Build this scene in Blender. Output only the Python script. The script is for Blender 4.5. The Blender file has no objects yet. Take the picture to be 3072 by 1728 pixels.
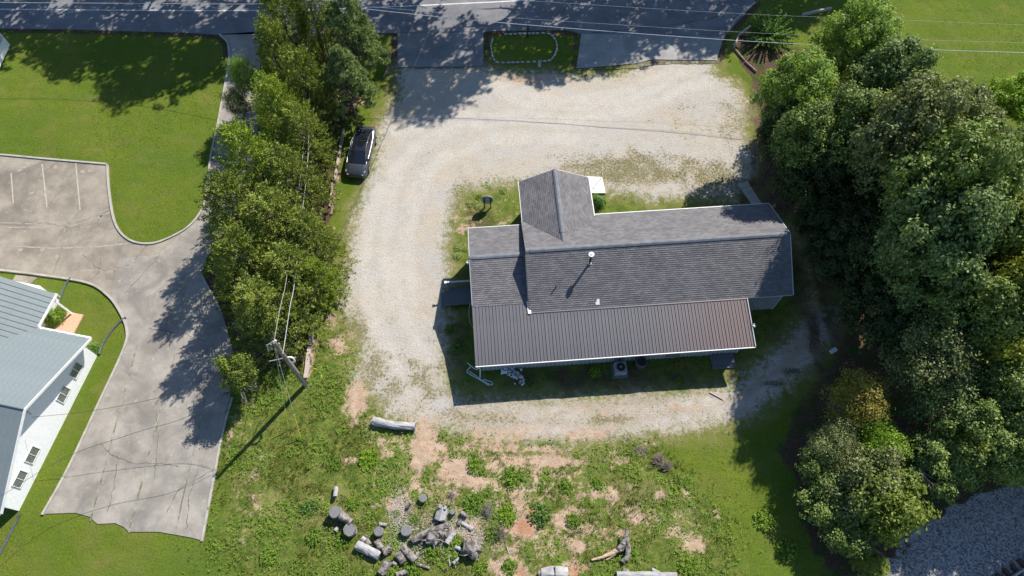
import bpy, math, random
import numpy as np
from mathutils import Vector, Matrix

# ------------------------------------------------------------------ camera / world / sun
SC = bpy.context.scene
COL = SC.collection
FPX, HCAM, TILT = 2100.0, 46.0, math.radians(26.9)
cam_d = bpy.data.cameras.new("camera"); cam = bpy.data.objects.new("camera", cam_d); COL.objects.link(cam)
cam.location = (0, 0, HCAM); cam.rotation_euler = (TILT, 0, 0)
cam_d.sensor_width = 36; cam_d.lens = 36 * FPX / 3072; cam_d.clip_end = 2000; cam_d.clip_start = 0.5
SC.camera = cam
SUN_AZ, SUN_EL = math.radians(51.8), math.radians(43.5)      # azimuth counter-clockwise from +X
w = bpy.data.worlds.new("World"); SC.world = w; w.use_nodes = True
nt = w.node_tree; nt.nodes.clear()
sky = nt.nodes.new('ShaderNodeTexSky'); sky.sky_type = 'NISHITA'; sky.sun_disc = False
sky.sun_elevation = SUN_EL; sky.sun_rotation = math.pi / 2 - SUN_AZ
sky.air_density = 1.0; sky.dust_density = 0.2; sky.ozone_density = 4.0
bg = nt.nodes.new('ShaderNodeBackground'); bg.inputs[1].default_value = 0.10
wo = nt.nodes.new('ShaderNodeOutputWorld')
nt.links.new(sky.outputs[0], bg.inputs[0]); nt.links.new(bg.outputs[0], wo.inputs[0])
sd = bpy.data.lights.new("sun", 'SUN'); sd.energy = 5.0; sd.angle = math.radians(0.53); sd.color = (1.0, 0.95, 0.87)
so = bpy.data.objects.new("sun", sd); COL.objects.link(so)
sv = Vector((math.cos(SUN_EL) * math.cos(SUN_AZ), math.cos(SUN_EL) * math.sin(SUN_AZ), math.sin(SUN_EL)))
so.rotation_euler = sv.to_track_quat('Z', 'Y').to_euler(); so.location = sv * 100
SC.view_settings.view_transform = 'Standard'; SC.view_settings.look = 'None'
SC.view_settings.exposure = 0.72; SC.view_settings.gamma = 1.0; SC.view_settings.use_curve_mapping = False
SC.render.engine = 'CYCLES'
SC.cycles.max_bounces = 5; SC.cycles.diffuse_bounces = 3; SC.cycles.transparent_max_bounces = 4
SC.render.resolution_x = 1024; SC.render.resolution_y = 576

R = math.radians
rnd = random.Random(7)
NR = np.random.default_rng(11)

# ------------------------------------------------------------------ measured points -> metres
def P(sx, sy, z=0.0):
    x = (sx - 1536) / FPX; y = (864 - sy) / FPX
    c, s = math.cos(TILT), math.sin(TILT)
    yy = y * c + s; zz = y * s - c
    t = (z - HCAM) / zz
    return (x * t, yy * t, z)
KO = 3072 / 2576
def O(ox, oy, z=0.0): return P(ox * KO, oy * KO, z)
def O2(ox, oy): return P(ox * KO, oy * KO, 0)[:2]

# ------------------------------------------------------------------ mesh helpers
class MB:
    def __init__(self): self.v = []; self.f = []; self.m = []
    def add(self, vs, fs, mi=0):
        b = len(self.v); self.v += [tuple(p) for p in vs]
        self.f += [tuple(i + b for i in f) for f in fs]; self.m += [mi] * len(fs)
        return self
    def box(self, x0, x1, y0, y1, z0, z1, mi=0, M=None):
        vs = [(x, y, z) for z in (z0, z1) for y in (y0, y1) for x in (x0, x1)]
        if M is not None: vs = [tuple(M @ Vector(p)) for p in vs]
        return self.add(vs, [(0, 2, 3, 1), (4, 5, 7, 6), (0, 1, 5, 4), (1, 3, 7, 5), (3, 2, 6, 7), (2, 0, 4, 6)], mi)
    def prism(self, poly, z0, z1, mi=0):
        n = len(poly)
        a = sum(poly[i][0] * poly[(i + 1) % n][1] - poly[(i + 1) % n][0] * poly[i][1] for i in range(n))
        if a < 0: poly = poly[::-1]
        vs = [(p[0], p[1], z0) for p in poly] + [(p[0], p[1], z1) for p in poly]
        fs = [tuple(range(n - 1, -1, -1)), tuple(range(n, 2 * n))] + [(i, (i + 1) % n, n + (i + 1) % n, n + i) for i in range(n)]
        return self.add(vs, fs, mi)
    def slab(self, pts, th, mi=0):
        """flat 3-D polygon given counter-clockwise from above, thickness th downward along z"""
        n = len(pts)
        vs = [tuple(p) for p in pts] + [(p[0], p[1], p[2] - th) for p in pts]
        fs = [tuple(range(n)), tuple(range(2 * n - 1, n - 1, -1))] + [(n + i, n + (i + 1) % n, (i + 1) % n, i) for i in range(n)]
        return self.add(vs, fs, mi)
    def tube(self, pts, rad, n=8, mi=0, caps=True, wob=0.0, rg=None):
        pts = [Vector(p) for p in pts]
        if not hasattr(rad, '__len__'): rad = [rad] * len(pts)
        vs = []; fs = []
        up = Vector((0, 0, 1))
        for i, p in enumerate(pts):
            d = (pts[min(i + 1, len(pts) - 1)] - pts[max(i - 1, 0)]).normalized()
            a = d.cross(up)
            if a.length < 0.05: a = d.cross(Vector((1, 0, 0)))
            a.normalize(); b = d.cross(a)
            for k in range(n):
                t = 2 * math.pi * k / n
                rr = rad[i] * (1 + (rg.uniform(-wob, wob) if wob else 0))
                vs.append(tuple(p + (a * math.cos(t) + b * math.sin(t)) * rr))
        for i in range(len(pts) - 1):
            for k in range(n):
                k2 = (k + 1) % n
                fs.append((i * n + k, i * n + k2, (i + 1) * n + k2, (i + 1) * n + k))
        self.add(vs, fs, mi)
        if caps:
            b = len(self.v) - len(vs)
            self.f.append(tuple(b + k for k in range(n - 1, -1, -1))); self.m.append(mi + (10 if False else 0))
            self.f.append(tuple(b + (len(pts) - 1) * n + k for k in range(n))); self.m.append(mi)
        return self
    def mesh(self, name, mats, smooth=False):
        me = bpy.data.meshes.new(name); me.from_pydata(self.v, [], self.f)
        for m in (mats if isinstance(mats, (list, tuple)) else [mats]): me.materials.append(m)
        me.polygons.foreach_set('material_index', self.m)
        if smooth: me.polygons.foreach_set('use_smooth', [True] * len(self.f))
        me.update(); return me
    def build(self, name, mats, parent=None, smooth=False, **kw):
        return link(name, self.mesh(name, mats, smooth), parent, **kw)

def link(name, data, parent=None, label=None, cat=None, group=None, kind=None, loc=None, rz=None):
    o = bpy.data.objects.new(name, data); COL.objects.link(o)
    if parent is not None: o.parent = parent
    if loc is not None: o.location = loc
    if rz is not None: o.rotation_euler = (0, 0, rz)
    if label: o['label'] = label
    if cat: o['category'] = cat
    if group: o['group'] = group
    if kind: o['kind'] = kind
    return o
def thing(name, label, cat, loc=(0, 0, 0), rz=0.0, group=None):
    return link(name, None, None, label, cat, group, loc=loc, rz=rz)
def copy_tree(o, parent=None):
    c = o.copy(); COL.objects.link(c); c.parent = parent
    for ch in list(o.children): copy_tree(ch, c)
    return c

# ------------------------------------------------------------------ material helpers
class NT:
    def __init__(self, name):
        self.mat = bpy.data.materials.new(name); self.mat.use_nodes = True
        self.t = self.mat.node_tree; self.t.nodes.clear()
        self.out = self.t.nodes.new('ShaderNodeOutputMaterial')
    def n(self, ty, **kw):
        nd = self.t.nodes.new(ty)
        for k, v in kw.items(): setattr(nd, k, v)
        return nd
    def l(self, a, b): self.t.links.new(a, b)
    def setin(self, nd, i, v):
        if hasattr(v, 'is_linked') or isinstance(v, bpy.types.NodeSocket): self.l(v, nd.inputs[i])
        else: nd.inputs[i].default_value = v
    def pos(self): return self.n('ShaderNodeNewGeometry').outputs['Position']
    def obj(self): return self.n('ShaderNodeTexCoord').outputs['Object']
    def mapping(self, vec, scale=(1, 1, 1), rot=(0, 0, 0)):
        m = self.n('ShaderNodeMapping'); self.l(vec, m.inputs[0]); m.inputs['Scale'].default_value = scale; m.inputs['Rotation'].default_value = rot
        return m.outputs[0]
    def noise(self, vec, scale, detail=4, rough=0.55, dist=0.0):
        nd = self.n('ShaderNodeTexNoise'); self.l(vec, nd.inputs['Vector']); nd.inputs['Scale'].default_value = scale
        nd.inputs['Detail'].default_value = detail; nd.inputs['Roughness'].default_value = rough; nd.inputs['Distortion'].default_value = dist
        return nd.outputs['Fac']
    def vor(self, vec, scale, feature='F1', out='Distance'):
        nd = self.n('ShaderNodeTexVoronoi', feature=feature); self.l(vec, nd.inputs['Vector']); nd.inputs['Scale'].default_value = scale
        return nd.outputs[out]
    def math(self, op, a, b=0.0, c=None, clamp=False):
        nd = self.n('ShaderNodeMath', operation=op, use_clamp=clamp); self.setin(nd, 0, a); self.setin(nd, 1, b)
        if c is not None: self.setin(nd, 2, c)
        return nd.outputs[0]
    def ramp(self, fac, lo, hi, a=0.0, b=1.0):
        nd = self.n('ShaderNodeMapRange', clamp=True); self.setin(nd, 0, fac)
        nd.inputs[1].default_value = lo; nd.inputs[2].default_value = hi; nd.inputs[3].default_value = a; nd.inputs[4].default_value = b
        return nd.outputs[0]
    def mix(self, fac, a, b, blend='MIX'):
        nd = self.n('ShaderNodeMix', data_type='RGBA', blend_type=blend)
        for i, v in ((0, fac), (6, a), (7, b)):
            if isinstance(v, bpy.types.NodeSocket): self.l(v, nd.inputs[i])
            elif i == 0: nd.inputs[0].default_value = v
            else: nd.inputs[i].default_value = (v[0], v[1], v[2], 1)
        return nd.outputs[2]
    def bump(self, h, strength=0.3, dist=0.02):
        nd = self.n('ShaderNodeBump'); self.l(h, nd.inputs['Height']); nd.inputs['Strength'].default_value = strength; nd.inputs['Distance'].default_value = dist
        return nd.outputs[0]
    def pbr(self, col, rough=0.8, metal=0.0, normal=None, spec=0.5, coat=0.0):
        b = self.n('ShaderNodeBsdfPrincipled')
        if isinstance(col, bpy.types.NodeSocket): self.l(col, b.inputs['Base Color'])
        else: b.inputs['Base Color'].default_value = (*col, 1)
        self.setin(b, b.inputs.find('Roughness'), rough); b.inputs['Metallic'].default_value = metal
        b.inputs['Specular IOR Level'].default_value = spec; b.inputs['Coat Weight'].default_value = coat
        if normal is not None: self.l(normal, b.inputs['Normal'])
        self.l(b.outputs[0], self.out.inputs[0]); return self.mat

def varied(name, a, b, scale=3.0, rough=0.8, metal=0.0, bump=0.0, bscale=30, lo=0.35, hi=0.65, stretch=None, spec=0.4, coat=0.0, world=False, streak=None):
    t = NT(name); p = t.pos() if world else t.obj()
    q = t.mapping(p, stretch) if stretch else p
    f = t.ramp(t.noise(q, scale, 5, 0.6), lo, hi)
    c = t.mix(f, a, b)
    f2 = t.ramp(t.noise(q, scale * 7, 3, 0.6), 0.3, 0.7)
    c = t.mix(t.math('MULTIPLY', f2, 0.35), c, tuple(x * 0.6 for x in a))
    nrm = t.bump(t.noise(q, bscale, 3), bump, 0.02) if bump else None
    return t.pbr(c, rough, metal, nrm, spec, coat)
def islandy(name, a, b, rough=0.85, scale=3.0, bump=0.2, dark=None, metal=0.0):
    """colour differs a little from loose piece to loose piece"""
    t = NT(name); p = t.pos(); g = t.n('ShaderNodeNewGeometry').outputs['Random Per Island']
    oi = t.n('ShaderNodeObjectInfo').outputs['Random']
    r = t.math('FRACT', t.math('ADD', g, oi))
    c = t.mix(t.ramp(r, 0.0, 1.0), a, b)
    n1 = t.ramp(t.noise(p, scale, 4), 0.4, 0.72)
    c = t.mix(t.math('MULTIPLY', n1, 0.4), c, dark or tuple(x * 0.55 for x in a))
    c = t.mix(t.math('MULTIPLY', t.ramp(t.noise(p, 60, 2), 0.35, 0.7), 0.25), c, tuple(x * 1.4 for x in b))
    return t.pbr(c, rough, metal, t.bump(t.noise(p, 90, 2), bump, 0.01), 0.3)

def leaf_mat(name, cols, transl=0.42, yellow=None, ylo=0.62, gain=1.9):
    t = NT(name); p = t.pos()
    isl = t.n('ShaderNodeNewGeometry').outputs['Random Per Island']
    n1 = t.ramp(t.noise(p, 0.55, 3, 0.6), 0.36, 0.64)
    cols = [tuple(v * gain for v in q) for q in cols]
    c = t.mix(n1, cols[0], cols[1])
    c = t.mix(t.ramp(isl, 0.55, 1.0, 0, 0.8), c, cols[2])
    c = t.mix(t.ramp(isl, 0.0, 0.3, 0.55, 0.0), c, tuple(x * 0.5 for x in cols[0]))
    if yellow: c = t.mix(t.ramp(t.noise(p, 0.9, 4, 0.6), ylo, ylo + 0.06), c, yellow)
    b = t.n('ShaderNodeBsdfPrincipled'); t.l(c, b.inputs['Base Color']); b.inputs['Roughness'].default_value = 0.5
    b.inputs['Specular IOR Level'].default_value = 0.18
    tr = t.n('ShaderNodeBsdfTranslucent'); c2 = t.mix(1.0, c, (1.25, 1.3, 0.6), 'MULTIPLY'); t.l(c2, tr.inputs[0])
    m = t.n('ShaderNodeMixShader'); m.inputs[0].default_value = transl
    t.l(b.outputs[0], m.inputs[1]); t.l(tr.outputs[0], m.inputs[2]); t.l(m.outputs[0], t.out.inputs[0])
    return t.mat

# ------------------------------------------------------------------ ground outlines (O = overview pixels of the measuring sheet)
def world(poly): return np.array([O2(*p) for p in poly])
GRAVEL = world([(1000,168),(1002,240),(965,285),(950,330),(945,420),(925,470),(892,540),(878,620),(862,700),(862,770),(890,810),(905,870),(890,950),(930,1000),
    (975,1040),(1060,1070),(1200,1085),(1340,1108),(1500,1108),(1650,1088),(1800,1072),(1900,1036),(1970,985),(2040,920),(2110,830),(2150,740),(2160,640),(2130,540),
    (2040,480),(1960,430),(1880,360),(1872,290),(1868,240),(1830,205),(1790,185),(1800,150),(1640,150),(1560,185),(1450,195),(1400,185),(1250,180),(1215,168)])
YARD = world([(1128,965),(1124,860),(1128,700),(1122,600),(1130,545),(1165,482),(1245,458),(1320,455),(1480,450),(1535,480),(1640,498),(1770,490),(1880,500),
    (1985,560),(2040,640),(2055,720),(2035,800),(1975,872),(1905,932),(1835,982),(1700,990),(1500,1000),(1180,1004),(1142,985)])
ISLAND = world([(1213,90),(1225,80),(1330,76),(1425,76),(1452,88),(1462,120),(1462,165),(1440,182),(1350,190),(1250,184),(1216,165)])
LOT = world([(-260,370),(0,390),(272,414),(275,470),(285,540),(300,580),(330,606),(370,614),(410,606),(470,575),(505,535),(520,490),(530,400),(547,320),(562,240),
    (577,160),(574,110),(556,88),(655,80),(655,260),(640,420),(600,540),(520,650),(506,690),(560,790),(588,890),(578,1000),(556,1090),(510,1360),(325,1338),(300,1320),(245,1318),(225,1300),(110,1293),
    (170,1180),(250,1010),(310,880),(320,830),(300,780),(270,742),(220,712),(100,692),(0,680),(-260,650)])
ROAD = [(-700,60),(-200,68),(0,72),(150,74),(300,78),(450,82),(555,88),(655,86),(800,84),(1010,84),(1215,84),(1228,79),(1425,76),(1480,90),(1600,92),(1815,98),(1842,70),(1862,48),(1900,8),(1990,-40),(2150,-90),(2400,-140),(2900,-180)]
road_s = [O2(*p) for p in ROAD]
ROADP = np.array(road_s + [(x + 1.2, y + (6.6 if y > 50 else 6.6 + (50 - y))) for x, y in road_s[::-1]])
# the north edge is smoothed into a broad curve
north = [(-78, 58.0), (-46, 57.0), (-20, 56.4), (0, 57.0), (10, 58.5), (20, 62.0), (32, 68.0), (50, 78.0)]
ROADP = np.array(road_s[:-4] + [(22.0, 57.0), (32, 62.0), (52, 74.0)] + north[::-1])
APRON_L = world([(1000,82),(1216,82),(1216,168),(1000,170)])
APRON_R = world([(1462,86),(1600,88),(1820,94),(1806,140),(1802,152),(1760,152),(1640,150),(1600,160),(1530,166),(1450,172)])
BALLAST = world([(2090,1560),(2205,1450),(2240,1400),(2310,1335),(2400,1275),(2490,1228),(2640,1210),(2900,1190),(2900,1600)])
LITTER_SHADE = world([(1890,330),(1895,430),(1880,500),(1990,540),(2050,640),(2070,800),(2090,880),(2060,960),(1995,1050),(1980,1140),(2010,1300),(2080,1460),(2300,1440),(2440,1260),(2700,1150),(2700,500),(2560,330),(2350,200),(2130,130),(2000,130),(1900,190)])  # leaf litter of the wood, also painting its shade over the drive
BED = world([(1848,100),(1880,80),(1960,95),(1990,140),(1960,185),(1905,215),(1860,160)])
WEEDY = world([(560,1060),(700,880),(860,800),(905,900),(890,1000),(980,1060),(1250,1110),(1560,1110),(1650,1130),(1800,1260),(1900,1480),(640,1480),(520,1380)])
CONIF = world([(640,60),(900,60),(935,230),(860,330),(835,560),(820,760),(775,900),(640,960),(590,900),(560,800),(515,700),(600,540),(650,330)])

def catmull(pts, n=8):
    pts = [Vector(p) for p in pts]; q = [2 * pts[0] - pts[1]] + pts + [2 * pts[-1] - pts[-2]]; out = []
    for i in range(1, len(q) - 2):
        for k in range(n):
            t = k / n; a, b, c, d = q[i - 1], q[i], q[i + 1], q[i + 2]
            out.append(0.5 * ((2 * b) + (c - a) * t + (2 * a - 5 * b + 4 * c - d) * t * t + (3 * b - a - 3 * c + d) * t ** 3))
    out.append(q[-2]); return out
def sdist(pts, poly):
    """signed distance (positive inside) of points (N,2) to polygon (M,2)"""
    n = len(poly); d = np.full(len(pts), 1e9); ins = np.zeros(len(pts), bool)
    x, y = pts[:, 0], pts[:, 1]
    for i in range(n):
        a = poly[i]; b = poly[(i + 1) % n]; ab = b - a
        t = np.clip(((x - a[0]) * ab[0] + (y - a[1]) * ab[1]) / max(ab @ ab, 1e-9), 0, 1)
        d = np.minimum(d, (x - a[0] - t * ab[0]) ** 2 + (y - a[1] - t * ab[1]) ** 2)
        c = ((a[1] > y) != (b[1] > y))
        if abs(b[1] - a[1]) > 1e-12:
            xi = (b[0] - a[0]) * (y - a[1]) / (b[1] - a[1]) + a[0]
            ins ^= c & (x < xi)
    d = np.sqrt(d); return np.where(ins, d, -d)
def sstep(v, lo, hi):
    t = np.clip((v - lo) / (hi - lo), 0, 1); return t * t * (3 - 2 * t)
def vnoise(x, y, s, seed=0):
    """value noise"""
    g = np.random.default_rng(seed).random((256, 256)); fx, fy = x * s, y * s
    ix, iy = np.floor(fx).astype(int), np.floor(fy).astype(int); tx, ty = fx - ix, fy - iy
    tx = tx * tx * (3 - 2 * tx); ty = ty * ty * (3 - 2 * ty)
    h = lambda a, b: g[a % 256, b % 256]
    return (h(ix, iy) * (1 - tx) + h(ix + 1, iy) * tx) * (1 - ty) + (h(ix, iy + 1) * (1 - tx) + h(ix + 1, iy + 1) * tx) * ty
def fbm(x, y, s, seed=0): return 0.55 * vnoise(x, y, s, seed) + 0.3 * vnoise(x, y, s * 2.1, seed + 1) + 0.15 * vnoise(x, y, s * 4.3, seed + 2)
def blobs(x, y, lst, seed=5):
    """soft-edged patches: (ox, oy, rx, ry, strength) in measuring-sheet pixels, turned into metres"""
    out = np.zeros_like(x); nz = (fbm(x, y, 0.9, seed) - 0.5) * 1.1
    for ox, oy, rx, ry, s in lst:
        cx, cy = O2(ox, oy); ex = abs(O2(ox + rx, oy)[0] - cx); ey = abs(O2(ox, oy - ry)[1] - cy)
        d = np.sqrt(((x - cx) / ex) ** 2 + ((y - cy) / ey) ** 2) + nz
        out = np.maximum(out, s * (1 - np.clip((d - .25) / 1.25, 0, 1)))
    return out
DIRT = [(1240,1180,340,120,.50),(1330,1330,180,110,.5),(1100,1300,160,60,.45),(1650,1300,160,60,.4),(640,1250,60,160,.35),(1100,1050,140,30,.5),(1000,1110,120,30,.6),(1280,1090,180,30,.7),(1420,1340,200,80,.45),(1100,1230,130,40,.5),(1250,1180,60,40,.7),(1360,1130,120,14,.7),(1600,1300,60,30,.6),(1560,1340,30,20,.8),(1170,560,40,60,.5),(1270,540,40,50,.4),(640,1180,40,120,.4),(580,1090,14,80,.5),(1690,1030,150,20,.6),(1500,1030,220,20,.5),(905,1010,35,60,1),(935,1060,30,30,.7),(1065,1110,55,75,1),(1050,1170,25,60,.9),(1160,1180,85,35,1),(1200,1210,70,25,.9),(1390,1160,90,20,1),(1300,1155,60,16,.9),(1470,1090,80,22,.9),
    (1330,200,110,16,.9),(1420,210,60,14,.6),(1240,195,40,12,.5),(1415,1310,45,22,.9),(1440,1290,40,20,.8),(1530,1245,40,22,.8),(1500,1240,30,30,.6),(1310,1260,22,70,.8),(1320,1320,45,50,.9),(1700,1340,30,30,.8),(1740,1370,45,30,.9),
    (1450,1375,30,22,.8),(1660,1245,20,16,.7),(1725,1240,16,20,.6),(1800,1290,14,24,.6),(830,810,30,30,.6),(860,870,35,40,.7),(880,850,40,30,.6),(975,1140,22,22,.7),(1015,1120,18,18,.7),(1000,1270,60,60,.6),(1120,1260,60,30,.5),
    (1190,1330,90,50,.7),(1120,1340,80,50,.6),(890,1155,30,14,.6),(770,1250,40,30,.35),(650,1300,30,60,.35),(1290,1440,60,40,.9),(1450,1430,50,30,.8),(620,1000,40,80,.35),(600,1120,30,60,.35),
    (1050,240,60,20,.4),(905,245,25,20,.8),(900,370,14,70,.5),(850,420,10,80,.6),(840,560,8,80,.5),(780,900,14,80,.7),(1560,1160,60,14,.6),(1640,1115,90,12,.5),(1250,1125,120,20,.7),(1050,1085,60,16,.7),
    (1210,600,20,14,.4),(1195,560,30,12,.35),(1850,200,60,25,.4),(1870,250,30,50,.5),(230,640,30,22,.2),(405,440,24,30,.25),(1990,1310,30,20,.3)]
CLAY = [(1320,1330,34,30,.62),(1305,1440,50,26,.5),(1450,1435,40,20,.55),(905,1000,18,40,.35),(905,245,20,16,.8),(1530,1088,24,14,.5),(1310,205,60,10,.5),(1340,1290,20,30,.6)]
SOIL_SHADE = [(2050,850,22,130,.8),(2000,935,50,18,.75),(1960,965,60,12,.7),(2100,850,20,120,.7),(2010,700,60,160,.6),(1960,840,60,80,.5),(2060,860,60,140,.5),(2000,960,50,60,.3),(1500,955,380,42,.62),(1150,860,30,130,.55),(1210,560,70,80,.55),(2050,800,40,120,.5),(1930,830,60,70,.3),(1340,75,130,18,.4),(985,150,30,70,.5)]  # dark soil in beds; tree shade painted on east yard and drive
SPARSE = [(1600,430,230,60,1),(1800,440,120,60,.9),(1480,420,120,20,.9),(1160,500,40,60,.8),(1140,620,25,120,.7),(1130,720,20,100,.6),(1100,880,50,140,.45),(1060,960,120,90,.8),(1180,1050,200,50,.9),
    (940,920,60,120,.8),(900,830,50,60,1),(960,1010,60,50,.9),(1400,1040,200,40,.7),(1650,1030,200,40,.7),(870,660,20,150,.7),(900,520,20,100,.6),(1750,290,120,110,.45),(1080,400,140,60,.35),(1300,330,200,60,.2),(1850,310,60,100,.7),(1000,330,60,60,.4),(1500,1060,150,40,.9)]
STRAW = [(1300,1300,320,140,.55),(800,1250,200,200,.5),(1000,1200,60,60,.8),(1450,1330,200,90,.5),(620,1180,60,160,.6),(1330,1010,260,14,.8),(1700,1060,160,40,.7),(1050,1030,80,40,.8),(1650,1360,120,60,.6),(760,1180,160,260,.6),(830,1300,120,120,.8),(700,1260,90,100,.8),(1600,1250,160,90,.8),(960,1360,80,90,.7),(1200,1420,160,60,.7),(1160,620,60,50,.7),(1230,510,80,40,.6),(1650,460,260,40,.8),(1480,1010,300,16,1),(640,1050,60,120,.5),(1620,1065,120,30,.5),(900,620,25,200,.7),(930,470,30,100,.6),(1740,380,60,100,.2)]
BLUEG = [(395,400,60,25,.6),(1235,1060,10,10,0),(660,1330,120,60,.6),(500,1420,160,60,.5),(1150,1100,40,20,.7),(1500,1170,60,40,.5)]

TRACKS = [([(1235,205),(1300,236),(1400,252),(1500,247),(1600,218),(1690,175)],.5),([(1250,225),(1320,256),(1420,272),(1530,264),(1640,226),(1730,172)],.5),([(1000,330),(1150,290),(1400,300),(1600,270),(1780,200)],.6),
  ([(985,760),(968,600),(990,450),(1080,350),(1250,300),(1450,310)],.55),([(1040,760),(1022,620),(1045,490),(1120,400),(1260,350),(1440,350)],.55),([(1060,1030),(985,900),(930,760),(925,600),(960,470)],.5),([(1100,960),(1045,860),(1010,760),(1000,640)],.5),
  ([(1080,1060),(1250,1080),(1400,1082),(1600,1072),(1800,1046),(1930,992),(2030,905),(2085,815),(2100,700)],.55),([(1160,1028),(1350,1040),(1560,1038),(1740,1018),(1860,965),(1960,885),(2020,800),(2040,700)],.5)]
SHADEGAP = world([(1900,425),(1868,470),(1872,505),(1990,560),(2045,640),(2062,770),(2200,790),(2200,400),(1960,330)])  # gravel removed here so dark litter colour stands in for tree shade
EASTDRIVE = world([(1150,1000),(1500,1010),(1830,990),(1960,880),(2040,780),(2060,560),(2200,560),(2200,900),(1990,1060),(1500,1130),(1150,1110)])  # tan worn drive, its brown also painting shade on the east loop
def linedist(pts, line):
    d = np.full(len(pts), 1e9)
    for a, b in zip(line[:-1], line[1:]):
        ab = b - a; t = np.clip(((pts - a) @ ab) / max(ab @ ab, 1e-9), 0, 1); d = np.minimum(d, ((pts - a - t[:, None] * ab) ** 2).sum(1))
    return np.sqrt(d)
def ground_sheet():
    cs = 0.17; xs = np.arange(-62, 62.01, cs); ys = np.arange(-6, 84.01, cs)
    nx, ny = len(xs), len(ys); X, Y = np.meshgrid(xs, ys); x, y = X.ravel(), Y.ravel(); pts = np.stack([x, y], 1)
    jx = (fbm(x, y, .45, 21) - .5) * 1.1 + (vnoise(x, y, 2.6, 22) - .5) * .5
    dg = np.maximum(sdist(pts, GRAVEL), -99); dy = sdist(pts, YARD); di = sdist(pts, ISLAND)
    dg = np.minimum(np.minimum(dg, -dy), -di)
    g = np.clip((dg + jx * 0.7 + 1.35) / 2.7, 0, 1)
    nz = np.maximum(np.maximum(sdist(pts, LOT), sdist(pts, ROADP)), np.maximum(sdist(pts, APRON_L), sdist(pts, APRON_R)))
    paved = sstep(nz, -0.5, -0.1)
    dirt = blobs(x, y, DIRT); clay = blobs(x, y, CLAY, 8); sp = blobs(x, y, SPARSE, 9); st = blobs(x, y, STRAW, 10)
    blg = blobs(x, y, BLUEG, 12)
    g = g * (1 - sstep(sdist(pts, SHADEGAP) + jx * .6, -.5, .5) * .85)
    trk = np.zeros(len(x)); wob = (fbm(x, y, .5, 71) - .5) * .8
    for ln, wd_ in TRACKS:
        q = np.array([tuple(v)[:2] for v in catmull([(*O2(*p), 0) for p in ln], 5)]); trk = np.maximum(trk, 1 - sstep(linedist(pts, q) + wob, wd_ * .4, wd_ * 1.7))
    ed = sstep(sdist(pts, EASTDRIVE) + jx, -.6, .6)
    # weeds: rough ground south of the drive
    wd = np.maximum(sstep(sdist(pts, WEEDY) + jx, -1.0, 1.5), .75 * sstep(dy, -.3, .5))
    lit = sstep(sdist(pts, LITTER_SHADE) + jx * 1.5, -1.5, 1.2); lit = np.maximum(lit, sstep(sdist(pts, BED) + jx * .3, -.15, .2))
    lit = np.maximum(lit, sstep(sdist(pts, CONIF) + jx, -0.6, 0.8) * .9)
    lit = np.maximum(lit, blobs(x, y, SOIL_SHADE, 14))
    bal = sstep(sdist(pts, BALLAST) + jx, -0.4, 0.5)
    road_rim = sstep(-nz, -0.2, 0.05) * (1 - sstep(-nz, 0.35, 0.8)) * sstep(y, 44, 46)
    lit = np.maximum(lit * (1 - g * .12), road_rim * .8 * (fbm(x, y, 1.5, 3) > .35))
    dirt = dirt * (1 - .0 * g)
    rough = 0.025 + 0.05 * wd
    z = (fbm(x, y, 0.8, 31) - .5) * rough * 1.6 + (vnoise(x, y, 2.6, 33) - .5) * rough * 1.2 * (1 - g * .7) + (fbm(x, y, .12, 40) - .5) * .10 * (1 - paved)
    # tyre arcs pressed slightly into the gravel
    z = z * (1 - paved) - 0.02 * paved
    idx = np.arange(nx * ny).reshape(ny, nx)
    quads = np.stack([idx[:-1, :-1], idx[:-1, 1:], idx[1:, 1:], idx[1:, :-1]], -1).reshape(-1, 4)
    gq = g[quads].mean(1); bq = bal[quads].mean(1)
    def mk(name, sel, kind='structure'):
        q = quads[sel]; used = np.unique(q); remap = np.zeros(nx * ny, int); remap[used] = np.arange(len(used)); q = remap[q]
        me = bpy.data.meshes.new(name); me.vertices.add(len(used)); me.loops.add(q.size); me.polygons.add(len(q))
        me.vertices.foreach_set('co', np.stack([x[used], y[used], z[used]], 1).ravel())
        me.loops.foreach_set('vertex_index', q.ravel().astype(np.int32)); me.polygons.foreach_set('loop_start', (np.arange(len(q)) * 4).astype(np.int32))
        me.polygons.foreach_set('use_smooth', np.ones(len(q), bool))
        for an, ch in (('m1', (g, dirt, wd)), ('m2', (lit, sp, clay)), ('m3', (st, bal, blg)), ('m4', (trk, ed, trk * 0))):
            at = me.color_attributes.new(an, 'FLOAT_COLOR', 'POINT')
            a = np.stack([ch[0][used], ch[1][used], ch[2][used], np.ones(len(used))], 1); at.data.foreach_set('color', a.ravel())
        me.update(); me.validate(); me.materials.append(M_GROUND)
        return link(name, me, kind=kind)
    mk('ground', (gq <= .5) & (bq <= .5)); mk('gravel_driveway', (gq > .5) & (bq <= .5)); mk('railway_ballast', bq > .5)
    big = MB()
    for a in ((-600, -62, -300, 700), (62, 600, -300, 700), (-62, 62, -300, -6), (-62, 62, 84, 700)):
        big.add([(a[0], a[2], -.02), (a[1], a[2], -.02), (a[1], a[3], -.02), (a[0], a[3], -.02)], [(0, 1, 2, 3)])
    big.build('far_ground', M_GROUND, kind='structure')

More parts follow.
